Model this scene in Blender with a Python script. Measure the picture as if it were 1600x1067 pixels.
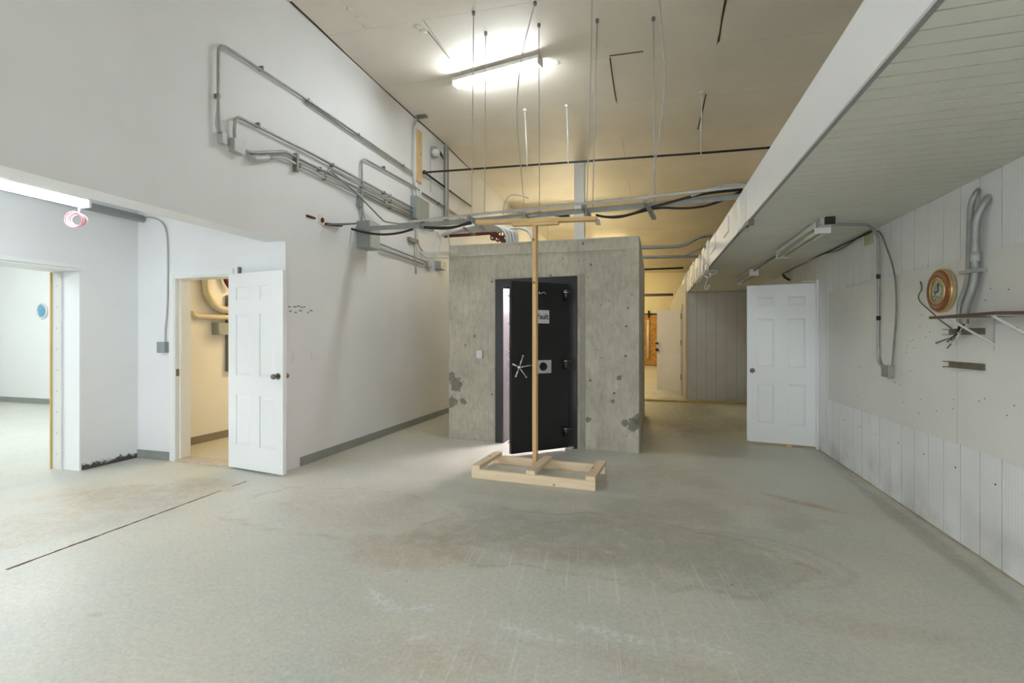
import bpy, math, random
import numpy as np
from mathutils import Vector
random.seed(7); rng = np.random.RandomState(7)
for o in list(bpy.data.objects): bpy.data.objects.remove(o)
SC = bpy.context.scene; COL = SC.collection
# ---------------------------------------------------------------- camera
F = 750.0; CX = 800.0; HY = 529.0; H = 1.37
TH = math.atan2(221, F); ct, st = math.cos(TH), math.sin(TH)
cam = bpy.data.cameras.new('camera'); cam.lens = F/1600*36; cam.sensor_width = 36
cam.shift_y = -4.5/1600; cam.clip_start = 0.05; cam.clip_end = 200
co = bpy.data.objects.new('camera', cam); COL.objects.link(co)
co.location = (0, 0, H); co.rotation_euler = (math.pi/2, 0, TH); SC.camera = co
# ---------------------------------------------------------------- world, exposure
w = bpy.data.worlds.new('world'); SC.world = w; w.use_nodes = True
w.node_tree.nodes['Background'].inputs[0].default_value = (0.8, 0.85, 1, 1)
w.node_tree.nodes['Background'].inputs[1].default_value = 0.0
vs = SC.view_settings; vs.view_transform = 'Standard'; vs.look = 'None'; vs.gamma = 1; vs.use_curve_mapping = False
vs.exposure = 0.2
LAMP = dict(alcove_fill=470.0, fill_window=6.5, hall_fill=215.0, main=108.0, rear=8.0, alcove=34.0, far_room=290.0, closet=130.0, vault=420.0, hall=255.0)   # emission strengths, real lamps and added unseen fill lights alike
# ---------------------------------------------------------------- points of the place seen at a pixel, on a real plane
def at_depth(px, py, z):
    l = (px-CX)/F*z; return Vector((l*ct-z*st, z*ct+l*st, H-(py-HY)/F*z))
def dr(px):
    l = (px-CX)/F; return l*ct-st, ct+l*st
def at_z(px, py, Z): return at_depth(px, py, (H-Z)*F/(py-HY))
def at_x(px, py, X): return at_depth(px, py, X/dr(px)[0])
def at_y(px, py, Y): return at_depth(px, py, Y/dr(px)[1])
def at_line(px, py, A, B):       # vertical plane through A-B
    dx, dy = dr(px); ex, ey = B[0]-A[0], B[1]-A[1]
    z = (A[0]*ey-A[1]*ex)/(dx*ey-dy*ex); return at_depth(px, py, z)
def cz(x): return 4.877-.04*(x+3.64)     # the ceiling falls slightly to the right
def at_c(px, py):
    lo, hi = .5, 60
    for _ in range(50):
        m = (lo+hi)/2; p = at_depth(px, py, m)
        if p.z < cz(p.x): lo = m
        else: hi = m
    return at_depth(px, py, lo)
# ---------------------------------------------------------------- materials
MATS = {}
def lin(c): return tuple((v/12.92 if v <= .04045 else ((v+.055)/1.055)**2.4) for v in c)
def nodes_of(name):
    m = bpy.data.materials.new(name); m.use_nodes = True
    nt = m.node_tree; b = nt.nodes['Principled BSDF']; return m, nt, b
def N(nt, t, **k):
    n = nt.nodes.new(t)
    for a, v in k.items():
        if a.startswith('i_'): n.inputs[a[2:].replace('_', ' ')].default_value = v
        else: setattr(n, a, v)
    return n
def ramp(nt, fac, p0, p1, c0=(0, 0, 0, 1), c1=(1, 1, 1, 1)):
    r = nt.nodes.new('ShaderNodeValToRGB'); e = r.color_ramp.elements
    e[0].position = p0; e[1].position = p1; e[0].color = c0; e[1].color = c1
    nt.links.new(fac, r.inputs[0]); return r.outputs[0]
def noise(nt, scale, detail=4, vec=None, rough=.55):
    n = N(nt, 'ShaderNodeTexNoise'); n.inputs['Scale'].default_value = scale; n.inputs['Detail'].default_value = detail
    n.inputs['Roughness'].default_value = rough
    if vec is not None: nt.links.new(vec, n.inputs['Vector'])
    return n.outputs['Fac']
def pos(nt, scale=(1, 1, 1)):
    g = nt.nodes.new('ShaderNodeNewGeometry'); m = nt.nodes.new('ShaderNodeMapping'); m.inputs['Scale'].default_value = scale
    nt.links.new(g.outputs['Position'], m.inputs['Vector']); return m.outputs['Vector']
def mix(nt, fac, a, b, mode='MIX'):
    m = nt.nodes.new('ShaderNodeMix'); m.data_type = 'RGBA'; m.blend_type = mode
    for i, v in ((0, fac), (6, a), (7, b)):
        if isinstance(v, (int, float)): m.inputs[i].default_value = v
        elif isinstance(v, tuple): m.inputs[i].default_value = v if len(v) == 4 else v+(1,)
        else: nt.links.new(v, m.inputs[i])
    return m.outputs[2]
def math_(nt, op, a, b=None):
    m = nt.nodes.new('ShaderNodeMath'); m.operation = op
    for i, v in ((0, a), (1, b)):
        if v is None: continue
        if isinstance(v, (int, float)): m.inputs[i].default_value = v
        else: nt.links.new(v, m.inputs[i])
    return m.outputs[0]
def bump(nt, b, h, strength=.2, dist=.01):
    n = nt.nodes.new('ShaderNodeBump'); n.inputs['Strength'].default_value = strength; n.inputs['Distance'].default_value = dist
    nt.links.new(h, n.inputs['Height']); nt.links.new(n.outputs[0], b.inputs['Normal'])
def M(name, c, rough=.5, metal=0, var=.06, nscale=6, bmp=0, bscale=40, spec=None, vscale=(1, 1, 1)):
    if name in MATS: return MATS[name]
    m, nt, b = nodes_of(name); c = lin(c)
    f = noise(nt, nscale, 4, pos(nt, vscale))
    col = mix(nt, ramp(nt, f, .3, .7), tuple(v*(1-var) for v in c), tuple(min(1, v*(1+var)) for v in c))
    nt.links.new(col, b.inputs['Base Color']); b.inputs['Roughness'].default_value = rough; b.inputs['Metallic'].default_value = metal
    if spec is not None: b.inputs['Specular IOR Level'].default_value = spec
    if bmp: bump(nt, b, noise(nt, bscale, 3, pos(nt, vscale)), bmp, .004)
    MATS[name] = m; return m
def E_(name, c, s):
    m, nt, b = nodes_of(name); b.inputs['Base Color'].default_value = (.8, .8, .8, 1)
    b.inputs['Emission Color'].default_value = lin(c)+(1,); b.inputs['Emission Strength'].default_value = s; MATS[name] = m; return m
def wood(name, c1, c2, axis):      # axis = stretch direction of the grain
    m, nt, b = nodes_of(name)
    sc = [60, 60, 60]; sc[axis] = 2.5
    f = noise(nt, 1, 5, pos(nt, tuple(sc)), .6); k = noise(nt, 4, 2, pos(nt))
    col = mix(nt, ramp(nt, f, .35, .68), lin(c1)+(1,), lin(c2)+(1,))
    v = N(nt, 'ShaderNodeTexVoronoi'); v.inputs['Scale'].default_value = 6.5; nt.links.new(pos(nt, (1, 1, 1)), v.inputs['Vector'])
    col = mix(nt, ramp(nt, v.outputs['Distance'], .07, .12, (1, 1, 1, 1), (0, 0, 0, 1)), col, lin((.55, .36, .2))+(1,))
    nt.links.new(col, b.inputs['Base Color']); b.inputs['Roughness'].default_value = .6; bump(nt, b, f, .1, .002)
    MATS[name] = m; return m
# floor: worn grey-green paint over concrete, stains kept in the 'stain' attribute
def floor_mat():
    m, nt, b = nodes_of('painted_concrete_floor'); P = pos(nt)
    n1 = noise(nt, 1.3, 6, P, .6); n2 = noise(nt, 9, 6, P, .65); n3 = noise(nt, 60, 4, P, .6)
    col = mix(nt, ramp(nt, n1, .35, .65), lin((.745, .748, .71))+(1,), lin((.79, .778, .725))+(1,))
    col = mix(nt, math_(nt, 'MULTIPLY', ramp(nt, n2, .5, .72), .55), col, lin((.79, .785, .73))+(1,))
    a = N(nt, 'ShaderNodeAttribute', attribute_name='stain'); sp = N(nt, 'ShaderNodeSeparateColor'); nt.links.new(a.outputs['Color'], sp.inputs[0])
    br = math_(nt, 'MULTIPLY', sp.outputs[0], ramp(nt, n2, .25, .6)); ol = math_(nt, 'MULTIPLY', sp.outputs[1], ramp(nt, n2, .15, .5))
    col = mix(nt, br, col, lin((.66, .55, .42))+(1,))
    col = mix(nt, ol, col, lin((.49, .48, .41))+(1,))
    wm = math_(nt, 'MULTIPLY', sp.outputs[2], ramp(nt, noise(nt, 26, 5, P, .7), .45, .56))
    col = mix(nt, wm, col, lin((.84, .85, .84))+(1,))
    # fan of drag scratches in front of the stand
    sx = N(nt, 'ShaderNodeSeparateXYZ'); nt.links.new(P, sx.inputs[0])
    u = math_(nt, 'ADD', sx.outputs[0], math_(nt, 'MULTIPLY', sx.outputs[1], .14))
    cb = N(nt, 'ShaderNodeCombineXYZ'); nt.links.new(math_(nt, 'MULTIPLY', u, 46), cb.inputs[0]); nt.links.new(math_(nt, 'MULTIPLY', sx.outputs[1], 1.2), cb.inputs[1])
    sc = ramp(nt, noise(nt, 1, 2, cb.outputs[0], .5), .63, .66)
    reg = ramp(nt, noise(nt, .8, 1, P), .45, .6)
    yy = N(nt, 'ShaderNodeMapRange'); nt.links.new(sx.outputs[1], yy.inputs[0]); yy.inputs[1].default_value = 3.4; yy.inputs[2].default_value = 2.7
    xx = N(nt, 'ShaderNodeMapRange'); nt.links.new(math_(nt, 'ABSOLUTE', math_(nt, 'ADD', sx.outputs[0], .25)), xx.inputs[0]); xx.inputs[1].default_value = 1.1; xx.inputs[2].default_value = .6
    sc = math_(nt, 'MULTIPLY', math_(nt, 'MULTIPLY', sc, yy.outputs[0]), xx.outputs[0])
    col = mix(nt, math_(nt, 'MULTIPLY', sc, .45), col, lin((.84, .85, .84))+(1,))
    # flecks of dirt
    vo = N(nt, 'ShaderNodeTexVoronoi'); vo.inputs['Scale'].default_value = 3.2; nt.links.new(P, vo.inputs['Vector'])
    fl = math_(nt, 'MULTIPLY', ramp(nt, vo.outputs['Distance'], .025, .035, (1, 1, 1, 1), (0, 0, 0, 1)), ramp(nt, n2, .45, .5))
    col = mix(nt, math_(nt, 'MULTIPLY', fl, .75), col, lin((.42, .36, .3))+(1,))
    col = mix(nt, .12, col, ramp(nt, n3, .3, .7), 'OVERLAY'); col = mix(nt, .07, col, ramp(nt, noise(nt, 28, 5, P, .7), .35, .65), 'OVERLAY')
    nt.links.new(col, b.inputs['Base Color'])
    rr = N(nt, 'ShaderNodeMapRange'); nt.links.new(n2, rr.inputs[0]); rr.inputs[3].default_value = .28; rr.inputs[4].default_value = .55
    nt.links.new(rr.outputs[0], b.inputs['Roughness']); b.inputs['Specular IOR Level'].default_value = .4
    bump(nt, b, n2, .06, .004); MATS['floor'] = m; return m
def wall_mat(name, c, var=.03, dirt=None):
    m, nt, b = nodes_of(name); P = pos(nt); c = lin(c)
    n1 = noise(nt, .9, 4, P); n2 = noise(nt, 90, 3, P)
    col = mix(nt, ramp(nt, n1, .35, .65), tuple(v*(1-var) for v in c), tuple(v*(1+var) for v in c))
    if dirt:          # (height, colour, strength): grime along the foot of the wall
        s = N(nt, 'ShaderNodeSeparateXYZ'); nt.links.new(P, s.inputs[0])
        mr = N(nt, 'ShaderNodeMapRange'); nt.links.new(s.outputs[2], mr.inputs[0]); mr.inputs[1].default_value = dirt[0]; mr.inputs[2].default_value = 0
        nn = noise(nt, dirt[3], 6, P, .7)
        f = math_(nt, 'MULTIPLY', ramp(nt, math_(nt, 'ADD', math_(nt, 'MULTIPLY', mr.outputs[0], .55), math_(nt, 'MULTIPLY', nn, .6)), dirt[4], dirt[5]), dirt[2])
        f = math_(nt, 'MULTIPLY', f, math_(nt, 'GREATER_THAN', mr.outputs[0], .01))
        col = mix(nt, f, col, lin(dirt[1])+(1,))
    nt.links.new(col, b.inputs['Base Color']); b.inputs['Roughness'].default_value = .55; b.inputs['Specular IOR Level'].default_value = .3
    bump(nt, b, n2, .08, .003); MATS[name] = m; return m
def concrete_mat():
    m, nt, b = nodes_of('raw_concrete'); P = pos(nt)
    n1 = noise(nt, 2.2, 6, P, .65); n2 = noise(nt, 22, 6, pos(nt, (1, 1, .35)), .7)
    col = mix(nt, ramp(nt, n1, .3, .7), lin((.68, .66, .60))+(1,), lin((.79, .765, .70))+(1,))
    col = mix(nt, .35, col, ramp(nt, n2, .3, .72), 'SOFT_LIGHT')
    hs = []
    for s, r0, r1, g in ((5.5, .07, .09, .42), (12, .08, .11, .5)):
        v = N(nt, 'ShaderNodeTexVoronoi'); v.inputs['Scale'].default_value = s; nt.links.new(P, v.inputs['Vector'])
        hs.append(math_(nt, 'MULTIPLY', ramp(nt, v.outputs['Distance'], r0, r1, (1, 1, 1, 1), (0, 0, 0, 1)), ramp(nt, noise(nt, 2.7+s/4, 2, P), g, g+.05)))
    pit = math_(nt, 'MAXIMUM', hs[0], hs[1])
    col = mix(nt, math_(nt, 'MULTIPLY', pit, .8), col, lin((.34, .33, .29))+(1,))
    # spalled dark patches low at both corners
    for (x, y, z, r) in VAULT_PATCHES:
        d = N(nt, 'ShaderNodeVectorMath', operation='DISTANCE'); nt.links.new(P, d.inputs[0]); d.inputs[1].default_value = (x, y, z)
        dd = math_(nt, 'ADD', math_(nt, 'DIVIDE', d.outputs['Value'], r), math_(nt, 'MULTIPLY', math_(nt, 'SUBTRACT', noise(nt, 12, 4, P, .6), .5), 2.6))
        f = ramp(nt, dd, .85, .95, (1, 1, 1, 1), (0, 0, 0, 1)); col = mix(nt, math_(nt, 'MULTIPLY', f, .75), col, lin((.40, .39, .35))+(1,))
    nt.links.new(col, b.inputs['Base Color']); b.inputs['Roughness'].default_value = .85
    bump(nt, b, math_(nt, 'SUBTRACT', math_(nt, 'MULTIPLY', n2, .4), pit), .5, .01); MATS['concrete'] = m; return m
def osb_mat():
    m, nt, b = nodes_of('oriented_strand_board'); v = N(nt, 'ShaderNodeTexVoronoi'); v.inputs['Scale'].default_value = 14
    nt.links.new(pos(nt), v.inputs['Vector']); col = mix(nt, v.outputs['Color'], lin((.62, .42, .2))+(1,), lin((.86, .66, .36))+(1,))
    nt.links.new(col, b.inputs['Base Color']); b.inputs['Roughness'].default_value = .6; MATS['osb'] = m; return m
def liner_mat(name, c, ax, sc, dirt=0):     # steel liner sheet with fine ribs along one axis
    m, nt, b = nodes_of(name); P = pos(nt); s = N(nt, 'ShaderNodeSeparateXYZ'); nt.links.new(P, s.inputs[0])
    wv = math_(nt, 'SINE', math_(nt, 'MULTIPLY', s.outputs[ax], sc)); c = lin(c)
    col = mix(nt, ramp(nt, noise(nt, 1.5, 4, P), .3, .7), tuple(v*.95 for v in c), tuple(v*1.03 for v in c))
    if dirt:
        mr = N(nt, 'ShaderNodeMapRange'); nt.links.new(s.outputs[2], mr.inputs[0]); mr.inputs[1].default_value = .45*dirt; mr.inputs[2].default_value = 0
        f = math_(nt, 'MULTIPLY', math_(nt, 'MULTIPLY', mr.outputs[0], ramp(nt, noise(nt, 3, 5, P), .42, .7)), .5)
        col = mix(nt, f, col, lin((.5, .46, .4))+(1,))
    nt.links.new(col, b.inputs['Base Color']); b.inputs['Roughness'].default_value = .45; b.inputs['Specular IOR Level'].default_value = .35
    bump(nt, b, wv, .12, .003); MATS[name] = m; return m
# ---------------------------------------------------------------- mesh builder
class MB:
    def __init__(s): s.v = []; s.f = []; s.sm = []
    def add(s, vs_, fs, smooth=False):
        o = len(s.v); s.v += [tuple(p) for p in vs_]; s.f += [tuple(i+o for i in f) for f in fs]; s.sm += [smooth]*len(fs); return s
    def box(s, x0, x1, y0, y1, z0, z1):
        x0, x1 = sorted((x0, x1)); y0, y1 = sorted((y0, y1)); z0, z1 = sorted((z0, z1))
        return s.add([(x, y, z) for z in (z0, z1) for y in (y0, y1) for x in (x0, x1)],
              [(0, 2, 3, 1), (4, 5, 7, 6), (0, 1, 5, 4), (2, 6, 7, 3), (0, 4, 6, 2), (1, 3, 7, 5)])
    def obox(s, o, a, b, c):    # corner + three edge vectors
        o, a, b, c = map(Vector, (o, a, b, c)); P = [o+a*i+b*j+c*k for k in (0, 1) for j in (0, 1) for i in (0, 1)]
        if a.cross(b).dot(c) > 0: return s.add(P, [(0, 2, 3, 1), (4, 5, 7, 6), (0, 1, 5, 4), (2, 6, 7, 3), (0, 4, 6, 2), (1, 3, 7, 5)])
        return s.add(P, [(1, 3, 2, 0), (6, 7, 5, 4), (4, 5, 1, 0), (3, 7, 6, 2), (2, 6, 4, 0), (5, 7, 3, 1)])
    def frust(s, o, a, b, c, ins):    # box whose far face (o+c) is inset: a raised panel
        o, a, b, c = map(Vector, (o, a, b, c)); ia = a.normalized()*ins; ib = b.normalized()*ins
        P = [o, o+a, o+a+b, o+b, o+c+ia+ib, o+a+c-ia+ib, o+a+b+c-ia-ib, o+b+c+ia-ib]
        fs = [(4, 5, 6, 7), (0, 1, 5, 4), (1, 2, 6, 5), (2, 3, 7, 6), (3, 0, 4, 7), (3, 2, 1, 0)]
        if a.cross(b).dot(c) < 0: fs = [tuple(reversed(f)) for f in fs]
        return s.add(P, fs)
    def tube(s, pts, r, n=8, r2=None):
        P = [Vector(p) for p in pts]; rings = []; prev = None; m = len(P)
        for i, p in enumerate(P):
            t = (P[min(i+1, m-1)]-P[max(i-1, 0)])
            if t.length < 1e-9: t = Vector((0, 0, 1))
            t.normalize()
            if prev is None: u = t.orthogonal().normalized()
            else:
                u = prev-t*prev.dot(t)
                u = u.normalized() if u.length > 1e-6 else t.orthogonal().normalized()
            prev = u; w_ = t.cross(u); rr = r if r2 is None else r+(r2-r)*i/(m-1)
            rings.append([p+(u*math.cos(2*math.pi*k/n)+w_*math.sin(2*math.pi*k/n))*rr for k in range(n)])
        V = [q for R in rings for q in R]
        Fs = [(i*n+k, i*n+(k+1) % n, (i+1)*n+(k+1) % n, (i+1)*n+k) for i in range(m-1) for k in range(n)]
        s.add(V, Fs, True); o = len(s.v)-len(V)
        s.f += [tuple(o+k for k in reversed(range(n))), tuple(o+(m-1)*n+k for k in range(n))]; s.sm += [False, False]; return s
    def ring(s, c, ax, R, r, n=28, k=8, ell=1):     # torus
        c = Vector(c); ax = Vector(ax).normalized(); u = ax.orthogonal().normalized(); w_ = ax.cross(u)
        pts = []
        for i in range(n):
            a = 2*math.pi*i/n; d = u*math.cos(a)+w_*math.sin(a)
            for j in range(k):
                b = 2*math.pi*j/k; pts.append(c+d*(R+r*math.cos(b))+ax*r*ell*math.sin(b))
        return s.add(pts, [(i*k+j, ((i+1) % n)*k+j, ((i+1) % n)*k+(j+1) % k, i*k+(j+1) % k) for i in range(n) for j in range(k)], True)
    def ball(s, c, r, sc=(1, 1, 1), n=10, m=6):
        P = [Vector(c)+Vector((0, 0, -r*sc[2]))]
        for j in range(1, m):
            a = math.pi*j/m-math.pi/2
            for i in range(n):
                b = 2*math.pi*i/n; P.append(Vector(c)+Vector((r*math.cos(a)*math.cos(b)*sc[0], r*math.cos(a)*math.sin(b)*sc[1], r*math.sin(a)*sc[2])))
        P.append(Vector(c)+Vector((0, 0, r*sc[2]))); L = len(P)-1
        fs = [(0, 1+(i+1) % n, 1+i) for i in range(n)]
        for j in range(m-2): fs += [(1+j*n+i, 1+j*n+(i+1) % n, 1+(j+1)*n+(i+1) % n, 1+(j+1)*n+i) for i in range(n)]
        fs += [(L, 1+(m-2)*n+i, 1+(m-2)*n+(i+1) % n) for i in range(n)]
        return s.add(P, fs, True)
def curve(pts, k=3, keep=True):       # rounds the corners of a polyline
    P = [Vector(p) for p in pts]
    for _ in range(k):
        Q = [P[0]]
        for a, b in zip(P, P[1:]): Q += [a.lerp(b, .25), a.lerp(b, .75)]
        Q.append(P[-1]); P = Q
    return P
def bend(pts, r=.1, n=5):             # straight runs with round elbows of radius r
    P = [Vector(p) for p in pts]; Q = [P[0]]
    for i in range(1, len(P)-1):
        a, b, c = P[i-1], P[i], P[i+1]; d = min(r, (a-b).length*.45, (c-b).length*.45)
        p0 = b+(a-b).normalized()*d; p1 = b+(c-b).normalized()*d
        for j in range(n+1):
            t = j/n; Q.append(p0*(1-t)**2+b*2*t*(1-t)+p1*t*t)
    return Q+[P[-1]]
def wpos(o):
    p = Vector(o.location); q = o.parent
    while q: p += Vector(q.location); q = q.parent
    return p
def obj(name, mb, mat, parent=None, label=None, cat=None, group=None, kind=None, bevel=0):
    me = bpy.data.meshes.new(name); V = [Vector(v) for v in mb.v]
    if parent is None and kind != 'structure':
        xs, ys, zs = zip(*V); loc = Vector(((min(xs)+max(xs))/2, (min(ys)+max(ys))/2, min(zs)))
    elif parent is None: loc = Vector((0, 0, 0))
    else: loc = Vector((0, 0, 0))
    off = loc if parent is None else wpos(parent)
    me.from_pydata([tuple(v-off) for v in V], [], mb.f); me.polygons.foreach_set('use_smooth', mb.sm); me.materials.append(mat); me.update()
    o = bpy.data.objects.new(name, me); COL.objects.link(o); o.location = loc
    if parent is not None: o.parent = parent
    tag(o, label, cat, group, kind)
    if bevel:
        md = o.modifiers.new('bevel', 'BEVEL'); md.width = bevel; md.segments = 2; md.limit_method = 'ANGLE'
    return o
def tag(o, label=None, cat=None, group=None, kind=None):
    for k, v in (('label', label), ('category', cat), ('group', group), ('kind', kind)):
        if v: o[k] = v
    return o
def thing(name, loc, label=None, cat=None, group=None, kind=None):
    o = bpy.data.objects.new(name, None); COL.objects.link(o); o.location = loc; o.empty_display_size = .1
    return tag(o, label, cat, group, kind)
B = lambda *a: MB().box(*a)
XL, XR, ZS, XA = -3.64, 1.956, 2.377, -5.70
VA, VB = Vector((-2.691, 6.073, 0)), Vector((-.166, 5.935, 0))     # foot of the vault's front
on_v = lambda a, b: at_line(a, b, VA, VB)
VAULT_PATCHES = [tuple(on_v(712, 600))+(.09,), tuple(on_v(706, 590))+(.07,), tuple(on_v(706, 628))+(.08,), tuple(on_v(724, 627))+(.05,),
                 tuple(on_v(990, 664))+(.08,), tuple(on_v(978, 660))+(.05,), tuple(on_v(996, 655))+(.06,), tuple(on_v(968, 590))+(.03,), tuple(on_v(958, 627))+(.03,),
                 tuple(on_v(918, 655))+(.035,), tuple(on_v(742, 525))+(.03,)]
FL = floor_mat(); CONC = concrete_mat(); OSB = osb_mat()
WL = wall_mat('white_wall_paint', (.925, .925, .925)); WA = wall_mat('alcove_wall_paint', (.925, .928, .93), .02, (.16, (.14, .1, .09), .92, 14, .62, .70))
WC = wall_mat('closet_wall_paint', (.93, .92, .89)); WD = wall_mat('door_wall_paint', (.93, .935, .94))
CEIL = wall_mat('ceiling_panel_paint', (.92, .89, .84), .05)
LINER = liner_mat('ribbed_wall_liner', (.925, .93, .925), 1, 2*math.pi/.0247, 1); SOFF = liner_mat('ribbed_soffit_liner', (.85, .845, .80), 0, 2*math.pi/.035)
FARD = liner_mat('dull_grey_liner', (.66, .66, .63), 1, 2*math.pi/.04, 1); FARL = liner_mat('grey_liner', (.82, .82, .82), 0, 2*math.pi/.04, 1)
BOARD = wall_mat('painted_board', (.885, .88, .86), .03); FASC = wall_mat('white_fascia_sheet', (.92, .92, .925), .02)
DOORW = M('door_white', (.94, .945, .945), .4, var=.01, nscale=1); DARK = M('dark_gap', (.16, .15, .14), .8)
GALV = M('galvanised_steel', (.62, .63, .62), .5, .45, .1, 12); GALVL = M('light_conduit', (.74, .74, .73), .5, .25, .06, 9)
GALVD = M('dull_steel', (.50, .50, .48), .5, .5, .1, 12); BLACK = M('black_cable', (.07, .07, .075), .45); BLACKP = M('black_pipe', (.17, .15, .14), .5, .3)
GREYBOX = M('grey_box', (.60, .63, .62), .5, .2, .03); BASEG = M('grey_baseboard', (.56, .57, .55), .55)
CHROME = M('chrome', (.82, .82, .82), .2, 1, .03); KNOB = M('satin_knob', (.55, .53, .5), .28, 1, .03)
VDOOR = M('black_vault_paint', (.085, .085, .088), .38, 0, .1, 5); VFR = M('black_frame_paint', (.10, .105, .12), .45, 0, .1, 5)
WHITE = M('white_plastic', (.88, .88, .87), .4, var=.01); RUST = M('rust', (.36, .17, .12), .8, .1, .3, 30)
PINE = wood('pine_long', (.91, .80, .66), (.95, .88, .76), 0); PINEY = wood('pine_cross', (.91, .80, .66), (.95, .88, .76), 1); PINEZ = wood('pine_post', (.84, .67, .45), (.91, .77, .56), 2)
PINEX = wood('pine_bar', (.86, .71, .49), (.91, .79, .58), 0); PLY = wood('plywood', (.82, .70, .50), (.88, .78, .60), 2); BROWN = M('brown_laminate', (.33, .23, .19), .4, 0, .1, 20)
YWOOD = M('yellow_lumber', (.80, .68, .42), .6, var=.08)
# ---------------------------------------------------------------- floor with stains
def vnoise(X, Y, s, seed):
    g = np.random.RandomState(seed).rand(64, 64); x = X*s+100; y = Y*s+100
    xi = np.floor(x).astype(int); yi = np.floor(y).astype(int); fx = x-xi; fy = y-yi; fx = fx*fx*(3-2*fx); fy = fy*fy*(3-2*fy)
    a = g[xi % 64, yi % 64]; b = g[(xi+1) % 64, yi % 64]; c = g[xi % 64, (yi+1) % 64]; d = g[(xi+1) % 64, (yi+1) % 64]
    return (a*(1-fx)+b*fx)*(1-fy)+(c*(1-fx)+d*fx)*fy
xs = np.unique(np.concatenate([[-17, -14, -11, -9, -7.5], np.arange(-6.6, 2.4, .03), [2.6, 4, 6]]))
ys = np.unique(np.concatenate([[-5, -3, -1, 0], np.arange(.8, 7.6, .03), np.arange(7.7, 12, .1), [14, 17, 20, 24, 30]]))
X, Y = np.meshgrid(xs, ys, indexing='ij'); nx, ny = X.shape
nz = vnoise(X, Y, 1.7, 1)*.5+vnoise(X, Y, 4.1, 2)*.3+vnoise(X, Y, 9, 3)*.2
st_ = np.zeros((nx, ny, 4)); st_[..., 3] = 1
def blob(ch, px, py, rx, ry, k, rag=.8, rot=0):
    c = at_z(px, py, 0); dx, dy = X-c.x, Y-c.y; cr, sr = math.cos(rot), math.sin(rot)
    d = np.sqrt(((dx*cr+dy*sr)/rx)**2+((-dx*sr+dy*cr)/ry)**2)+(nz-.5)*rag*2
    st_[..., ch] = np.maximum(st_[..., ch], k*np.clip((1.1-d)/.5, 0, 1))
def rim(ch, px, py, rx, ry, k, wd=.05, rag=.3, rot=0):
    c = at_z(px, py, 0); dx, dy = X-c.x, Y-c.y; cr, sr = math.cos(rot), math.sin(rot)
    d = np.sqrt(((dx*cr+dy*sr)/rx)**2+((-dx*sr+dy*cr)/ry)**2)+(nz-.5)*rag*2
    st_[..., ch] = np.maximum(st_[..., ch], k*np.clip(1-np.abs(d-1)/wd, 0, 1)*(vnoise(X, Y, 3, 9) > .25))
blob(0, 210, 780, .9, .5, .42); blob(0, 330, 760, .5, .25, .4); blob(0, 60, 820, .5, .4, .3)
blob(0, 520, 790, 1.0, .45, .28); blob(0, 630, 860, .45, .25, .42); blob(0, 600, 800, .6, .3, .2)
rim(0, 520, 795, 1.05, .5, .5); rim(1, 400, 800, .35, .25, .25)
blob(1, 960, 850, 1.25, .62, .44, .6); blob(1, 1060, 800, .9, .35, .34); blob(1, 850, 770, .8, .3, .22); blob(1, 990, 740, .8, .5, .26)
for q in range(5): rim(1, 1090, 862, .30+.14*q, .13+.07*q, .42-.04*q, .06, .12)
rim(0, 940, 850, 1.2, .55, .6, .05, .35)
blob(0, 1250, 785, .28, .06, .75, .7, -.6); blob(0, 870, 860, .5, .3, .3); blob(0, 1190, 790, .3, .1, .2)
blob(1, 1395, 800, .07, 1.7, .42, .5, -.02); blob(1, 1320, 735, .06, 1.0, .35)
blob(1, 1100, 660, .8, 1.1, .55, .5); blob(1, 1050, 640, .9, 2.6, .7, .4)
blob(0, 1020, 1040, .6, .12, .25); blob(0, 1350, 980, .5, .1, .25); blob(0, 700, 1040, .5, .2, .25); blob(0, 150, 960, .06, .03, .7)
for a in ((600, 940, .22, .05, .9, 0, -.5), (660, 950, .12, .03, .8, 0, .4), (835, 990, .24, .035, 1, 0, -.15), (960, 992, .3, .05, 1, 0, -.12), (1110, 1012, .16, .035, 1, 0, -.35), (610, 895, .1, .02, .6, 0, .3), (1120, 742, .35, .015, .6, 0, -.1), (655, 995, .08, .02, .8, 0, .6), (1040, 1000, .12, .02, .8, 0, .2)):
    blob(2, a[0], a[1], a[2], a[3], a[4], .5, a[6])
blob(2, 60, 700, .8, .8, .2); blob(2, 130, 640, 2.5, 2.5, .2)
idx = np.arange(nx*ny).reshape(nx, ny)
fc = np.stack([idx[:-1, :-1], idx[1:, :-1], idx[1:, 1:], idx[:-1, 1:]], -1).reshape(-1, 4)
me = bpy.data.meshes.new('floor'); V = np.stack([X, Y, np.zeros_like(X)], -1).reshape(-1, 3)
me.vertices.add(len(V)); me.vertices.foreach_set('co', V.ravel()); me.loops.add(fc.size); me.loops.foreach_set('vertex_index', fc.ravel())
me.polygons.add(len(fc)); me.polygons.foreach_set('loop_start', np.arange(0, fc.size, 4)); me.update(calc_edges=True)
at = me.color_attributes.new('stain', 'FLOAT_COLOR', 'POINT'); at.data.foreach_set('color', st_.reshape(-1, 4).ravel().astype(np.float32))
me.materials.append(FL); floor = bpy.data.objects.new('floor', me); COL.objects.link(floor); tag(floor, kind='structure')
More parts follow.
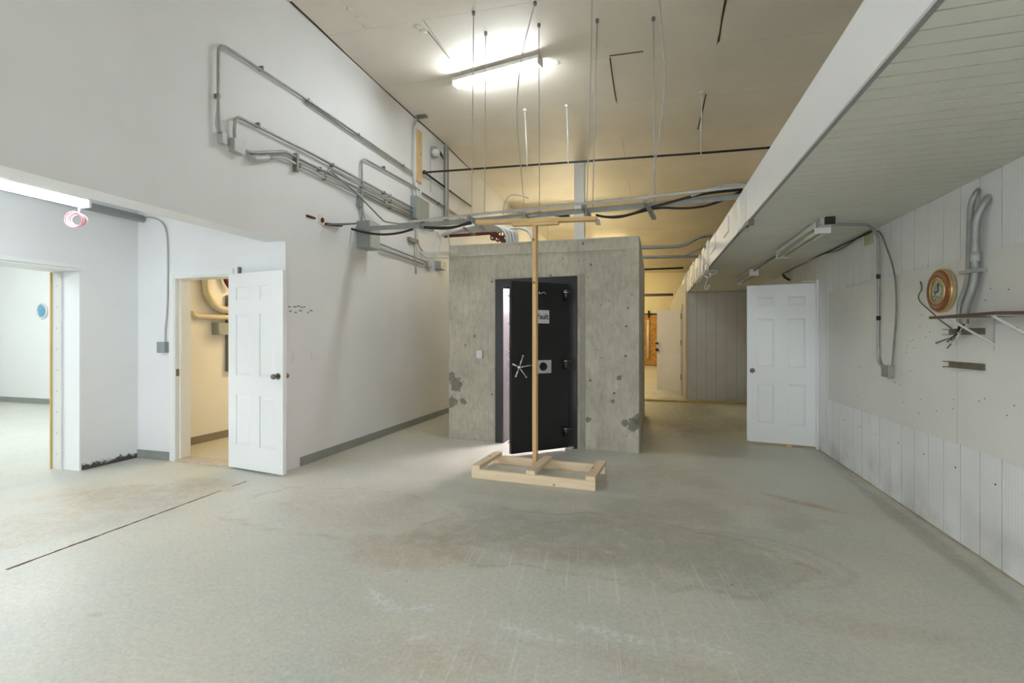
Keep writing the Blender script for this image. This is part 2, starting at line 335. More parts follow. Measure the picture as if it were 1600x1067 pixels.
# saw-cut joint across the alcove mouth
a, b = at_z(10, 890, 0), at_z(385, 752, 0); mb = MB(); L = (b-a).length; d = (b-a).normalized(); n_ = Vector((-d.y, d.x, 0))
for i in range(44):
    t0, t1 = i/44, (i+1)/44
    if i > 30 and random.random() < .3: continue
    p, q = a.lerp(b, t0), a.lerp(b, t1); w_ = random.uniform(.006, .012)*(1.2-i/60); j = n_*random.uniform(-.002, .002)
    mb.obox(p-n_*w_+j+Vector((0, 0, -.002)), q-p, n_*2*w_, Vector((0, 0, .0035)))
obj('floor_joint', mb, M('joint_dirt', (.36, .25, .17), .9), floor)
# ---------------------------------------------------------------- walls
wl = obj('wall_left', B(XL-.25, XL, -4, 4.09, ZS, 5.0).box(XL-.25, XL, 4.09, 28, 0, 5.0), WL, kind='structure')
obj('baseboard_left', B(XL, XL+.012, 4.30, 28, 0, .095), BASEG, kind='structure')
mb = B(XA, -5.14, 4.09, 4.26, 0, 2.95).box(-4.31, XL-.25, 4.09, 4.26, 0, 2.95).box(-5.14, -4.31, 4.09, 4.26, 2.06, 2.95).box(XL-.25, XL-.0005, 4.088, 4.26, 0, ZS)
obj('wall_alcove_back', mb, WD, kind='structure')
obj('baseboard_alcove', B(XA, -5.20, 4.078, 4.09, 0, .095), BASEG, kind='structure')
wa = obj('wall_alcove_left', B(XA-.36, XA, 3.52, 9, 0, 2.95).box(XA-.36, XA, -4, 1.9, 0, 2.95).box(XA-.36, XA, 1.9, 3.52, 2.09, 2.95), WA, kind='structure')
obj('baseboard_closet', B(XA, XA+.012, 4.26, 8.9, 0, .10), M('closet_base', (.52, .49, .45), .6), kind='structure')
obj('wall_closet_back', B(XA, XL-.25, 8.9, 9.0, 0, 2.95), WC, kind='structure')
obj('ceiling_alcove', B(XA-.36, XL-.25, -4, 9.0, 2.95, 3.05), WL, kind='structure')
# lining of the opening to the next room
op = thing('trim_opening', (XA, 3.52, 0), kind='structure')
obj('jamb_board', B(XA-.37, XA+.001, 3.500, 3.519, 0, 2.068), DOORW, op)
obj('head_casing', B(XA, XA+.02, 1.8, 3.52, 2.09, 2.13), DOORW, op)
obj('head_board', B(XA-.37, XA+.001, 1.9, 3.519, 2.07, 2.089), DOORW, op)
obj('stop_board', B(XA-.37, XA-.24, 3.480, 3.499, 0, 2.068), WHITE, op)
obj('wood_edge', B(XA-.385, XA-.37, 3.465, 3.535, 0, 2.068), YWOOD, op, label='bare wooden edge strip')
mb = MB()
for k in range(9): mb.ball((XA-.30, 3.478, .16+k*.22), .006, (1, .4, 1), 6, 4)
obj('screw', mb, GALVD, op, kind='stuff')
# next room to the left
obj('wall_far_room_back', B(-17, -6.06, 6.9, 7.05, 0, 3.5), wall_mat('far_room_paint', (.93, .93, .91), .01), kind='structure')
obj('baseboard_far_room', B(-17, -6.06, 6.885, 6.9, 0, .11), BASEG, kind='structure')
obj('wall_far_room_front', B(-17, -6.06, -4.1, -4, 0, 3.5), MATS['far_room_paint'], kind='structure')
obj('wall_far_room_left', B(-17.1, -17, -4.1, 7.05, 0, 3.5), MATS['far_room_paint'], kind='structure')
obj('ceiling_far_room', B(-17.1, -6.06, -4.1, 7.05, 3.5, 3.6), MATS['far_room_paint'], kind='structure')
# right wall: backing, liner strips, painted boards
wr = obj('wall_right', B(XR+.014, XR+.15, -4, 11.2, 0, 5.0).box(XR, XR+.15, 11.2, 28, 0, 5.0), M('liner_backing', (.42, .42, .41), .6), kind='structure')
y = 3.504-.1975*12; k = 0
while y < 11.0:
    j = random.uniform(-.0012, .0012)
    obj('wall_panel', B(XR+j, XR+.0135, y+.005, y+.1975-.005, .004, ZS), LINER, wr); y += .1975
obj('wall_panel', B(XR, XR+.0135, -4, 1.12, .004, ZS), LINER, wr)
obj('wall_panel', B(XR, XR+.0135, -4, 11.15, ZS+.25, 4.98), LINER, wr)
for y0, y1 in ((1.47, 3.905), (3.911, 6.374)):
    obj('board', B(XR-.013, XR-.001, y0, y1, .667, 1.90), BOARD, wr)
mb = MB()
for _ in range(70):
    yy = random.uniform(2.6, 6.3); mb.ball((XR-.0135, yy, random.uniform(.70, 1.87)), .0045, (.3, 1, 1), 6, 4)
for yy in np.arange(3.5, 6.3, .395): mb.ball((XR-.0005, yy+.06, .5), .006, (.5, 1, 1), 6, 4)
obj('screw', mb, DARK, wr, kind='stuff')
obj('trim_right_foot', B(XR-.004, XR+.0, 1.1, 6.74, 0, .012), M('rusty_trim', (.66, .60, .52), .7, 0, .2, 8), kind='structure')
# wall behind the camera
obj('wall_back', B(XA-.36, XR+.15, -4.15, -4, 0, 5.0), WL, kind='structure')
# ceiling: slab with sheets
mb = MB(); mb.add([(x, y, z) for z in (0, .2) for (x, y) in ((XL-.3, -4.2), (XR+.3, -4.2), (XR+.3, 28.2), (XL-.3, 28.2))], [(0, 3, 2, 1), (4, 5, 6, 7), (0, 1, 5, 4), (1, 2, 6, 5), (2, 3, 7, 6), (3, 0, 4, 7)])
mb.v = [(x, y, cz(x)+z+.012) for x, y, z in mb.v]
ce = obj('ceiling', mb, M('ceiling_backing', (.20, .17, .14), .9), kind='structure')
row = 0; yb = 4.72-1.17*7; 
while yb < 28:
    A = (-3.64, -2.40, .69, 2.0) if (round((yb-4.72)/1.17)) % 2 == 0 else (-3.64, -3.6, -.51, 2.0)
    if A[1]-A[0] < .1: A = (-3.64, -.51, 2.0)
    for x0, x1 in zip(A, A[1:]):
        g = random.uniform(.0016, .0034); gx = g; ys0, ys1 = yb+g, yb+1.17-g
        if abs(yb-5.89) < .1 and x0 > -1: gx = .008
        if abs(yb-4.72) < .1: gx = .006
        X0 = x0 if x0 == -3.64 else x0+gx; X1 = x1 if x1 == 2.0 else x1-gx*.6
        if x0 == -3.64: X0 = -3.634
        lift = [random.uniform(0, .003) for _ in range(4)]; th = .014
        P = []
        for z in (0, th):
            for q, (xx, yy) in enumerate(((X0, ys0), (X1, ys0), (X1, ys1), (X0, ys1))): P.append((xx, yy, cz(xx)-.002+lift[q]*(z == 0)+z))
        obj('ceiling_panel', MB().add(P, [(0, 3, 2, 1), (4, 5, 6, 7), (0, 1, 5, 4), (1, 2, 6, 5), (2, 3, 7, 6), (3, 0, 4, 7)]), CEIL, ce)
    yb += 1.17
# torn joint tape and lumps on the ceiling
mb = MB()
def strip_c(pts, w_, mb=mb):
    P = [at_c(*p) for p in pts]
    for p, q in zip(P, P[1:]):
        d = (q-p); n = Vector((-d.y, d.x, 0)).normalized()*w_; mb.obox(p-n-Vector((0, 0, .005)), d, 2*n, Vector((0, 0, .006)))
for pts in (((953, 90), (957, 120), (960, 140), (963, 157)), ((952, 87), (975, 84), (1005, 80)), ((1133, 0), (1128, 30), (1123, 65)), ((1103, 147), (1097, 175), (1090, 202)), ((668, 48), (686, 70), (703, 92))): strip_c(pts, .008 if pts[0][0] > 700 else .004)
strip_c([(454, 2), (500, 45), (540, 84), (600, 140), (640, 176)], .012, mb); strip_c([(640, 176), (691, 221), (740, 270), (800, 328)], .01, mb)
obj('open_seam', mb, M('seam_dirt', (.30, .23, .17), .9), ce)
mb = MB()
for a in ((545, 12), (565, 30), (572, 40), (655, 42), (662, 48), (945, 72), (870, 98)):
    p = at_c(*a); mb.ball(p, .035, (1.4, 1.4, .25), 10, 6)
obj('plaster_lump', mb, wall_mat('plaster', (.88, .87, .83), .02), ce)
# mezzanine: soffit panels, fascia
mz = obj('ceiling_mezzanine', B(.83, XR+.01, -4, 11.1, ZS+.014, ZS+.25), M('mezz_backing', (.30, .30, .27), .8), kind='structure')
mz.data.update()
def xf(y): return .80-.0105*(y-1.7)
y = .6
while y < 11.05:
    a_, b_ = xf(y)+.0305, xf(y+.1)+.0305; j = random.uniform(-.0008, .0008)
    P = [(a_, y+.0045, ZS+j), (XR, y+.0045, ZS+j), (XR, y+.0942, ZS+j), (b_, y+.0942, ZS+j)]; P += [(p[0], p[1], ZS+.0135) for p in P]
    obj('soffit_panel', MB().add(P, [(0, 3, 2, 1), (4, 5, 6, 7), (0, 1, 5, 4), (1, 2, 6, 5), (2, 3, 7, 6), (3, 0, 4, 7)]), SOFF, mz); y += .0987
mb = MB(); P = [(xf(-4), -4, ZS), (xf(-4)+.012, -4, ZS), (xf(11.1)+.012, 11.1, ZS), (xf(11.1), 11.1, ZS)]; P += [(p[0], p[1], 2.70) for p in P]
mb.add(P, [(0, 3, 2, 1), (4, 5, 6, 7), (0, 1, 5, 4), (1, 2, 6, 5), (2, 3, 7, 6), (3, 0, 4, 7)])
tf = obj('trim_fascia', mb, FASC, kind='structure')
mb = MB(); P = [(xf(-4)+.013, -4, ZS-.004), (xf(-4)+.03, -4, ZS-.004), (xf(11.1)+.03, 11.1, ZS-.004), (xf(11.1)+.013, 11.1, ZS-.004)]; P += [(p[0], p[1], ZS+.02) for p in P]
mb.add(P, [(0, 3, 2, 1), (4, 5, 6, 7), (0, 1, 5, 4), (1, 2, 6, 5), (2, 3, 7, 6), (3, 0, 4, 7)])
obj('edge_channel', mb, M('edge_grey', (.55, .55, .54), .5), tf)
def fas(px, py, dx=-.001): 
    P = at_x(px, py, .75)
    for _ in range(4): P = at_x(px, py, xf(P.y)+dx)
    return P
for (x0, y0, x1, y1, dx) in ((1131, 337, 1139, 372, .012), (1161, 296, 1166, 362, .006), (1152, 308, 1157, 362, .005), (1110, 364, 1118, 398, .012), (1096, 386, 1106, 420, .015), (1086, 400, 1092, 425, .015), (1078, 412, 1083, 438, .015), (1066, 434, 1070, 445, .015)):
    p, q = fas(x1, y0), fas(x0, y1); r_ = fas(x0, y0)
    obj('fascia_batten', B(xf(p.y)-dx, xf(p.y)+.0, p.y, r_.y, max(ZS, min(q.z, p.z-.1)), p.z), FASC, tf)
# rough boards along the far part of the fascia
for k in range(9):
    y0 = 7.2+k*.55; obj('fascia_board', B(xf(y0)-.012, xf(y0)-.0005, y0, y0+.30, ZS+.02, 2.76+random.uniform(-.02, .05)), FASC, tf)
# partition across the end of the mezzanine bay, with the side wall of the room beyond
wp = obj('wall_partition', B(.742, XR, 11.115, 11.25, 0, ZS+.3).box(.692, .78, 11.25, 28, 0, 2.75), M('partition_core', (.55, .55, .54), .7), kind='structure')
x = .70; 
while x < XR-.02:
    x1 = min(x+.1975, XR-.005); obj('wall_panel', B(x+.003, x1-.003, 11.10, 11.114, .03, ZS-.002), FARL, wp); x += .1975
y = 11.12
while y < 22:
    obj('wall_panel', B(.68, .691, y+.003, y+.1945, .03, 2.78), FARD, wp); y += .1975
obj('corner_post', B(.672, .71, 11.08, 11.118, 0, 2.42), M('pale_post', (.82, .76, .68), .6), wp)
obj('trim_sill', B(-.9, XR-.01, 10.98, 11.09, 0, .035), YWOOD, kind='structure')
# far hall
YF = 25.5
FARW = wall_mat('far_hall_paint', (.92, .89, .78), .02)
obj('wall_far', B(XL, XR+.15, YF, YF+.15, 0, 5.0), FARW, kind='structure')
mb = MB()
for k in range(28): mb.box(-3.6+.25*k-.01, -3.6+.25*k+.01, YF-.012, YF, 0, 4.85)
obj('trim_far_ribs', mb, FARW, kind='structure')
# ---------------------------------------------------------------- six-panel doors
def leaf(root, hinge, free, z0, h, t, side, mat=DOORW, panels=True):
    """leaf from hinge to free edge; the thickness goes to 'side' (a unit normal away from the viewer)"""
    A = Vector((hinge[0], hinge[1], z0)); d = Vector((free[0]-hinge[0], free[1]-hinge[1], 0)); Wd = d.length; u = d.normalized(); n = Vector(side).normalized()
    Z = Vector((0, 0, 1)); g = .009
    lf = obj('door_leaf', MB().obox(A+n*g, u*Wd, Z*h, n*(t-2*g)), mat, root)
    if not panels: return lf, A, u, Wd, n
    us = [0, .145, .415, .585, .855, 1.0]; vs_ = [0, .118, .378, .475, .790, .862, .928, 1.0]   # from the bottom
    for face in (0, 1):
        off = A; ind = n*g if face == 0 else -n*g
        base = A if face == 0 else A+n*t
        mb = MB()
        def sl(u0, u1, v0, v1):
            mb.obox((A if face == 0 else A+n*(t-g))+u*Wd*u0+Z*h*v0, u*Wd*(u1-u0), Z*h*(v1-v0), n*g)
        sl(0, us[1], 0, 1); sl(us[4], 1, 0, 1); sl(us[2], us[3], 0, 1)
        for v0, v1 in ((0, vs_[1]), (vs_[2], vs_[3]), (vs_[4], vs_[5]), (vs_[6], 1)):
            sl(us[1], us[2], v0, v1); sl(us[3], us[4], v0, v1)
        obj('stiles_and_rails', mb, mat, root)
        for (u0, u1) in ((us[1], us[2]), (us[3], us[4])):
            for v0, v1 in ((vs_[1], vs_[2]), (vs_[3], vs_[4]), (vs_[5], vs_[6])):
                m_ = .007; o = (A+n*g if face == 0 else A+n*(t-g))+u*(Wd*u0+m_)+Z*(h*v0+m_)
                c = -n*(g*.9) if face == 0 else n*(g*.9)
                obj('panel', MB().frust(o, u*(Wd*(u1-u0)-2*m_), Z*(h*(v1-v0)-2*m_), c, .026), mat, root)
    return lf, A, u, Wd, n
def knob(root, P, n, zc, t, up=0):
    for s, base in ((-1, P), (1, P+n*t)):
        dd = n*s; c = base; c = Vector((c.x, c.y, zc))
        mb = MB().tube([c, c+dd*.008], .032, 16); mb.tube([c+dd*.006, c+dd*.035], .012, 10); mb.ball(c+dd*.055, .028, (1, 1, 1), 12, 8)
        obj('knob', mb, KNOB, root, label='satin metal knob')
def hinges(root, P, zs, mat=KNOB):
    for z in zs: obj('hinge', MB().tube([(P[0], P[1], z), (P[0], P[1], z+.09)], .009, 8), mat, root)
d1 = thing('door_1', (-4.307, 4.018, 0), kind='structure')
h1, f1 = Vector((-4.307, 4.018, 0)), Vector((-3.512, 3.91, 0)); u1 = (f1-h1).normalized(); n1 = Vector((-u1.y, u1.x, 0))
_, A, u, Wd, n = leaf(d1, h1, f1, .02, 2.03, .042, n1)
knob(d1, A+u*(Wd-.065), n, .995, .042); hinges(d1, h1+n*.05, (.25, 1.0, 1.75))
cs = thing('trim_door_1', (-5.14, 4.09, 0), kind='structure')
obj('casing', B(-5.20, -5.14, 4.072, 4.09, 0, 2.12).box(-5.14, -4.31, 4.072, 4.09, 2.06, 2.12), DOORW, cs)
obj('jamb', B(-5.139, -5.12, 4.075, 4.262, 0, 2.058).box(-5.12, -4.33, 4.075, 4.262, 2.04, 2.058), DOORW, cs)
obj('door_stop', B(-5.12, -5.108, 4.13, 4.17, 0, 2.04), DOORW, cs)
obj('strike_plate', B(-5.1195, -5.117, 4.085, 4.12, .95, 1.03), KNOB, cs)
obj('threshold', B(-5.12, -4.33, 4.07, 4.26, 0, .018), M('threshold', (.74, .69, .62), .7, 0, .1, 20), cs)
p = at_line(372, 417, h1+n1*.05, f1+n1*.05); q = at_line(372, 429, h1+n1*.05, f1+n1*.05)
obj('door_latch', B(p.x-.008, p.x+.012, p.y+.0, p.y+.03, q.z, p.z), GALVD, label='small metal catch above the open white closet door', cat='latch')
d2 = thing('door_2', (1.95, 6.768, 0), kind='structure')
h2, f2 = Vector((1.945, 6.775, 0)), Vector((1.175, 6.908, 0)); u2 = (f2-h2).normalized(); n2 = Vector((u2.y, -u2.x, 0))
if n2.y < 0: n2 = -n2
_, A, u, Wd, n = leaf(d2, h2, f2, .03, 2.03, .042, n2)
knob(d2, A+u*(Wd-.065), n, .955, .042)
mb = B(1.93, 1.954, 6.745, 6.765, 0, 2.10).box(1.80, 1.95, 6.84, 6.86, 2.08, 2.095)
obj('door_jamb', mb, DOORW, d2)
obj('wood_wedge', MB().obox(at_z(1228, 699, 0)+Vector((0, 0, 0)), (.07, 0, 0), (0, .09, 0), (0, 0, .028)), PLY, label='small wood block wedged under the white six-panel door at right', cat='wedge')
d3 = thing('door_3', (.66, 12.5, 0), kind='structure')
h3, f3 = Vector((.64, 12.5, 0)), Vector((.08, 13.03, 0)); u3 = (f3-h3).normalized(); n3 = Vector((-u3.y, u3.x, 0)); n3 = n3 if n3.y > 0 else -n3
GD = M('greyish_door', (.80, .78, .77), .5, 0, .03)
leaf(d3, h3, f3, .05, 2.05, .045, n3, GD, False)
pk = h3.lerp(f3, .93)-n3*.02
for z, r_ in ((1.08, .035), (1.25, .028)): obj('knob', MB().tube([Vector((pk.x, pk.y, z)), Vector((pk.x, pk.y, z))-n3*.05], r_, 12), DARK, d3, label='dark door lock')
for z in (.35, 1.2, 1.85): obj('hinge', B(.64, .675, 12.42, 12.5, z, z+.14), DARK, d3, label='black strap hinge')
obj('door_jamb', B(.655, .6795, 12.30, 12.42, 0, 2.2), M('pale_post', (.82, .76, .68), .6), d3)
# oriented strand board sliding door at the end of the hall
od = thing('sliding_door', (-.2, YF-.1, 0), 'orange strand-board sliding door hanging at the far end of the hall', 'door')
pa, pb = at_y(1003, 493, YF-.1), at_y(1040, 573, YF-.1)
obj('door_sheet', B(pa.x-.6, pb.x, YF-.12, YF-.09, .05, pa.z), OSB, od)
obj('sliding_track', MB().tube([(pa.x-1.2, YF-.15, pa.z+.06), (pb.x+.8, YF-.15, pa.z+.06)], .035, 8), DARK, od)
q = at_y(1014, 490, YF-.15); obj('roller_hanger', B(q.x-.05, q.x+.05, YF-.2, YF-.14, q.z-.2, q.z+.15), DARK, od)
q = at_y(1012.5, 500, YF-.2); q2 = at_y(1012.5, 560, YF-.2); obj('plastic_tube', MB().tube([q, q2], .07, 8), M('clear_plastic', (.9, .87, .78), .25), od)
# ---------------------------------------------------------------- concrete vault
vt = thing('concrete_vault', (VA+VB)/2, 'bare grey concrete strongroom block standing in the middle of the room', 'vault')
ev = (VB-VA); uv = ev.normalized(); nv = Vector((-uv.y, uv.x, 0)); Z = Vector((0, 0, 1))
zl, zr = 2.636, 2.587; dep = 2.9; tw = .25
fL, fR = on_v(775, 600), on_v(902, 600); tL = (fL-VA).dot(uv); tR = (fR-VA).dot(uv); ztop = on_v(840, 434).z
iL, iR = tL+.09, tR-.06
def wseg(t0, t1, z0, z1=None):     # piece of front wall
    mb = MB(); za = zl+(zr-zl)*t0/ev.length if z1 is None else z1; zb = zl+(zr-zl)*t1/ev.length if z1 is None else z1
    p = VA+uv*t0; q = VA+uv*t1; P = [p+Z*z0, q+Z*z0, q+nv*tw+Z*z0, p+nv*tw+Z*z0, p+Z*za, q+Z*zb, q+nv*tw+Z*zb, p+nv*tw+Z*za]
    return mb.add(P, [(0, 3, 2, 1), (4, 5, 6, 7), (0, 1, 5, 4), (1, 2, 6, 5), (2, 3, 7, 6), (3, 0, 4, 7)])
def join(*ms):
    r_ = MB()
    for m_ in ms: r_.add(m_.v, m_.f)
    return r_
obj('front_wall', join(wseg(0, iL, 0), wseg(iR, ev.length, 0), wseg(iL, iR, ztop-.1)), CONC, vt)
XV0, XV1, YV = VA.x, VB.x, 6.0+dep
mb = MB().obox(VB+nv*tw, Vector((-.25, 0, 0)), Vector((0, dep-.2, 0)), Z*zr).obox(VA+nv*tw, Vector((.25, 0, 0)), Vector((0, dep-.3, 0)), Z*zl)
mb.box(XV0, XV1, YV, YV+.25, 0, zr)
obj('side_wall', mb, CONC, vt)
obj('roof_slab', B(XV0+.26, XV1-.26, 6.34, YV, 2.35, 2.55), CONC, vt)
IN = wall_mat('vault_lining', (.92, .9, .91), .01)
mb = B(XV0+.252, XV0+.27, 6.4, YV-.01, 0.0, 2.34).box(XV0+.27, XV1-.27, YV-.03, YV-.01, 0.0, 2.34).box(XV1-.27, XV1-.252, 6.4, YV-.01, 0.0, 2.34).box(XV0+.27, XV1-.27, 6.4, YV-.03, 2.32, 2.34)
obj('inner_lining', mb, IN, vt)
# thin formwork lip and cap line along the top
pl0, pl1 = on_v(703, 401), on_v(1000, 388)
obj('formwork_lip', MB().obox(pl0-nv*.006, pl1-pl0, Z*.008, nv*.006), M('cement_line', (.78, .77, .72), .8), vt)
obj('cap_strip', MB().obox(VA-nv*.004+Z*zl, uv*ev.length+Z*(zr-zl), Z*.012, nv*.2), M('cement_line', (.78, .77, .72), .8), vt)
# stepped strip at the right of the frame
a_, b_ = on_v(906, 600), on_v(914, 600)
obj('form_strip', MB().obox(Vector((a_.x, a_.y, 0))-nv*.01, b_-a_+Vector((0, 0, 0)), Z*(ztop+.02), nv*.01), M('dark_cement', (.62, .60, .55), .85, 0, .12, 12), vt)
# steel frame
fr = thing('door_frame', VA+uv*tL-Vector(vt.location)); fr.parent = vt
fw = .115; pr = .03
base = VA+uv*tL-nv*pr; wd = tR-tL
obj('frame_post', MB().obox(base, uv*fw, Z*ztop, nv*(tw+pr)), VFR, fr)
obj('frame_post', MB().obox(base+uv*(wd-fw), uv*fw, Z*ztop, nv*(tw+pr)), VFR, fr)
obj('frame_head', MB().obox(base+uv*fw+Z*(ztop-.10), uv*(wd-2*fw), Z*.10, nv*(tw+pr)), VFR, fr)
# leaf standing ajar
h4 = at_depth(888, 700, 5.90); f4 = at_depth(799, 711, 5.54); h4.z = f4.z = 0
h4.y = max(h4.y, 5.78); u4 = (f4-h4).normalized(); n4 = Vector((u4.y, -u4.x, 0)); n4 = n4 if n4.y > 0 else -n4
vd = thing('vault_door', h4-Vector(vt.location)); vd.parent = vt
vd_h = 2.035; Wv = (f4-h4).length
obj('door_leaf', MB().obox(h4+Z*.035, u4*Wv, Z*(vd_h-.03), n4*.05), VDOOR, vd)
on_l = lambda a, b, o=0: at_line(a, b, h4-n4*o, f4-n4*o)
c = on_l(811.5, 574, .07); s0 = on_l(811.5, 574, 0)
mb = MB().tube([s0, c], .016, 12).ball(c, .026, (1, 1, 1), 12, 8)
for tx, ty in ((817, 556), (802, 569), (806, 588), (822, 589), (833, 570)):
    e = on_l(tx, ty, .075); mb.tube([c, e], .008, 8, .010); mb.ball(e, .013, (1, 1, 1), 8, 6)
obj('spoke_wheel', mb, CHROME, vd, label='five-spoked chrome locking wheel')
p0, p1 = on_l(839, 583.5, .001), on_l(861, 562.5, .001); dl = Vector((p1.x-p0.x, p1.y-p0.y, 0))
obj('dial_plate', MB().obox(p0, dl, Z*(p1.z-p0.z), -n4*.006), M('satin_plate', (.80, .80, .79), .35, .4, .02), vd)
c = on_l(848.5, 572.6, .007); mb = MB().tube([c, c-n4*.022], .046, 24); mb.tube([c-n4*.02, c-n4*.045], .026, 16, .022); mb.ring(c-n4*.004, n4, .048, .004, 28, 6)
obj('combination_dial', mb, M('dial_black', (.08, .08, .09), .3), vd)
# the sign, half hidden by the post of the stand
sp = thing('wall_sign', Vector(on_l(846, 505, .002))-Vector(vt.location)-Vector(vd.location)); sp.parent = vd
bpy.data.objects.remove(sp)
p0, p1 = on_l(833, 505, .001), on_l(858, 484.8, .001); dl = Vector((p1.x-p0.x, p1.y-p0.y, 0))
obj('door_sign', MB().obox(p0, dl, Z*(p1.z-p0.z), -n4*.002), M('paper_white', (.82, .82, .82), .6, var=.01), vd, label='white sign reading Vault')
tc = bpy.data.curves.new('txt', 'FONT'); tc.body = 'Vault'; tc.size = .1; tc.align_x = 'CENTER'; tc.align_y = 'CENTER'; tc.extrude = .001; tc.offset = .0012
to = bpy.data.objects.new('txt', tc); COL.objects.link(to); dg = bpy.context.evaluated_depsgraph_get(); tm = bpy.data.meshes.new_from_object(to.evaluated_get(dg))
bpy.data.objects.remove(to); cc = on_l(847.2, 494.8, .0045); ul = dl.normalized(); sw = .86
mb = MB(); mb.add([cc+ul*(v.co.x*min(1, sw))+Z*(v.co.y*.95)-n4*v.co.z for v in tm.vertices], [tuple(p.vertices) for p in tm.polygons])
obj('sign_lettering', mb, DARK, vd, label='black word Vault')
mb = MB(); e = [on_l(a, b, .006) for a, b in ((836, 459), (841, 457), (845, 459), (850, 456), (853, 460))]
mb.tube(curve(e, 2), .008, 6); mb.tube([on_l(843, 460, .006), on_l(843, 455, .006)], .007, 6); obj('crest', mb, CHROME, vd, label='small silver emblem at the top of the door')
for py in (457, 564, 670):
    c = on_l(885, py, .02); obj('hinge', MB().tube([c-Z*.10, c+Z*.03], .032, 12), VDOOR, vd); e = on_l(892, py, .03); obj('hinge_pin', MB().tube([on_l(881, py, .055), e], .008, 8), CHROME, vd)
for py in (462, 505, 549, 562, 600, 660, 692):
    c = on_l(799, py, 0)+n4*.025; e = c+u4*.028; obj('lock_bolt', MB().tube([c, e], .014, 10), CHROME, vd)
obj('switch_box', MB().obox(on_v(746.5, 559.5), on_v(755.5, 559.5)-on_v(746.5, 559.5), Z*.105, -nv*.05), WHITE, label='small white switch box on the concrete beside the black vault door', cat='switch', bevel=.004)
# crumpled tape at the foot of the vault door
mb = MB(); pts = [at_z(800, 712, .01), at_z(840, 706, .012), at_z(868, 703, .012), at_z(886, 700.5, .02)]
for a, b in zip(pts, pts[1:]): mb.obox(a, b-a, Vector((.0, -.022, .004)), Z*.004)
for k in range(9):
    c = at_z(884+random.uniform(-5, 9), 700.5+random.uniform(-1, 3), .01); mb.obox(c, Vector((random.uniform(.02, .06), random.uniform(-.03, .03), random.uniform(0, .03))), Vector((random.uniform(-.02, .02), -.03, .02)), Vector((0, .003, .004)))
obj('weather_strip', mb, WHITE, label='torn white strip on the floor along the foot of the vault door', cat='strip')
# ---------------------------------------------------------------- wooden stand
sd = thing('wooden_stand', (-1.1, 4.7, 0), 'tall T-shaped stand of pale lumber on a rectangular floor base', 'stand')
a, b = Vector((-1.719, 4.418, 0)), Vector((-.501, 4.344, 0)); us_ = (b-a).normalized(); ns = Vector((-us_.y, us_.x, 0)); Ls = 1.22
obj('long_beam', MB().obox(a, us_*Ls, ns*.038, Z*.089), PINE, sd, bevel=.003)
obj('long_beam', MB().obox(a+ns*.575, us_*Ls, ns*.038, Z*.089), PINE, sd, bevel=.003)
for t in (0, .565, Ls-.089):
    obj('cross_board', MB().obox(a+us_*t+Z*.0895, us_*.089, ns*.613, Z*.038), PINEY, sd, bevel=.003)
pp = a+us_*.50+ns*.44
pb_ = at_z(834.5, 722, .09); pb_ = Vector((pb_.x, 4.80, 0)); pb_ = at_y(834.5, 700, 4.80); pb_.z = 0
obj('post', MB().obox(pb_+Vector((-.019, 0, .0)), Vector((.040, 0, 0)), Vector((0, .089, 0)), Z*(2.56)), PINEZ, sd, bevel=.002)
q0, q1 = at_y(743, 349.5, 4.82), at_y(932, 343.5, 4.76)
dq = (q1-q0); obj('cross_bar', MB().obox(q0, dq, Vector((0, .089, 0)), Z*.04), PINEX, sd, bevel=.002)
q0, q1 = at_y(800, 353, 4.80), at_y(872, 350, 4.79)
obj('brace_block', MB().obox(q0, q1-q0, Vector((0, .06, 0)), Z*.034), PINEX, sd, bevel=.002)
# ---------------------------------------------------------------- column
cm = thing('support_column', (-1.38, 9.36, 0), 'slim white square column rising behind the concrete block to the ceiling', 'column')
obj('shaft', B(-1.474, -1.284, 9.27, 9.46, 0, cz(-1.38)-.012), WHITE, cm); obj('top_plate', B(-1.50, -1.26, 9.24, 9.49, cz(-1.38)-.014, cz(-1.26)-.004), WHITE, cm)
# ---------------------------------------------------------------- lamps
def lamp(name, a, b, label, strength, col, cat='lamp', drop=.0, w_=.12, group=None, bright=True):
    a, b = Vector(a), Vector(b); u = (b-a).normalized(); n = Vector((-u.y, u.x, 0)).normalized()
    t = thing(name, (a+b)/2, label, cat, group)
    up = Vector((0, 0, 1))
    obj('housing', MB().obox(a-n*w_/2+up*.035, b-a, n*w_, up*.045), WHITE, t, bevel=.004)
    for e in (a, b-u*.02): obj('end_cap', MB().obox(e-n*w_/2-up*.02, u*.02, n*w_, up*.06), WHITE, t)
    m = E_('tube_'+name+str(len(MATS)), col, strength) if strength else M('dead_tube', (.78, .77, .68), .3)
    for s in (-.28, .28): obj('tube', MB().tube([a+u*.022+n*w_*s, b-u*.022+n*w_*s], .016, 8), m, t)
    return t
COOL = (.955, .985, 1)
fa, fb = at_c(710, 121), at_c(845, 84); fa.z -= .115; fb.z -= .115
lamp('ceiling_light', fa, fb, 'lit fluorescent strip light on the high ceiling above the stand', LAMP['main'], COOL, w_=.13)
for (x, y, s) in ((-1.0, -2.6, 'rear'),):
    lamp('ceiling_light', (x, y-.61, cz(x)-.115), (x, y+.61, cz(x)-.115), 'added fluorescent fill light on the high ceiling at the rear of the room, behind the camera', LAMP[s], COOL, w_=.10)  # unseen fitting added to even out the brightness of the room
lamp('alcove_light', (-4.43, 1.55, 2.45), (-4.43, 2.77, 2.45), 'bright fluorescent fitting hanging in the alcove at upper left', LAMP['alcove'], (.93, .97, 1))
lamp('alcove_light', (-4.43, -2.2, 2.45), (-4.43, -.98, 2.45), 'added fluorescent fill fitting in the alcove, beside and behind the camera', LAMP['alcove_fill'], (.95, .98, 1))  # unseen fitting added to brighten the right wall and soffit
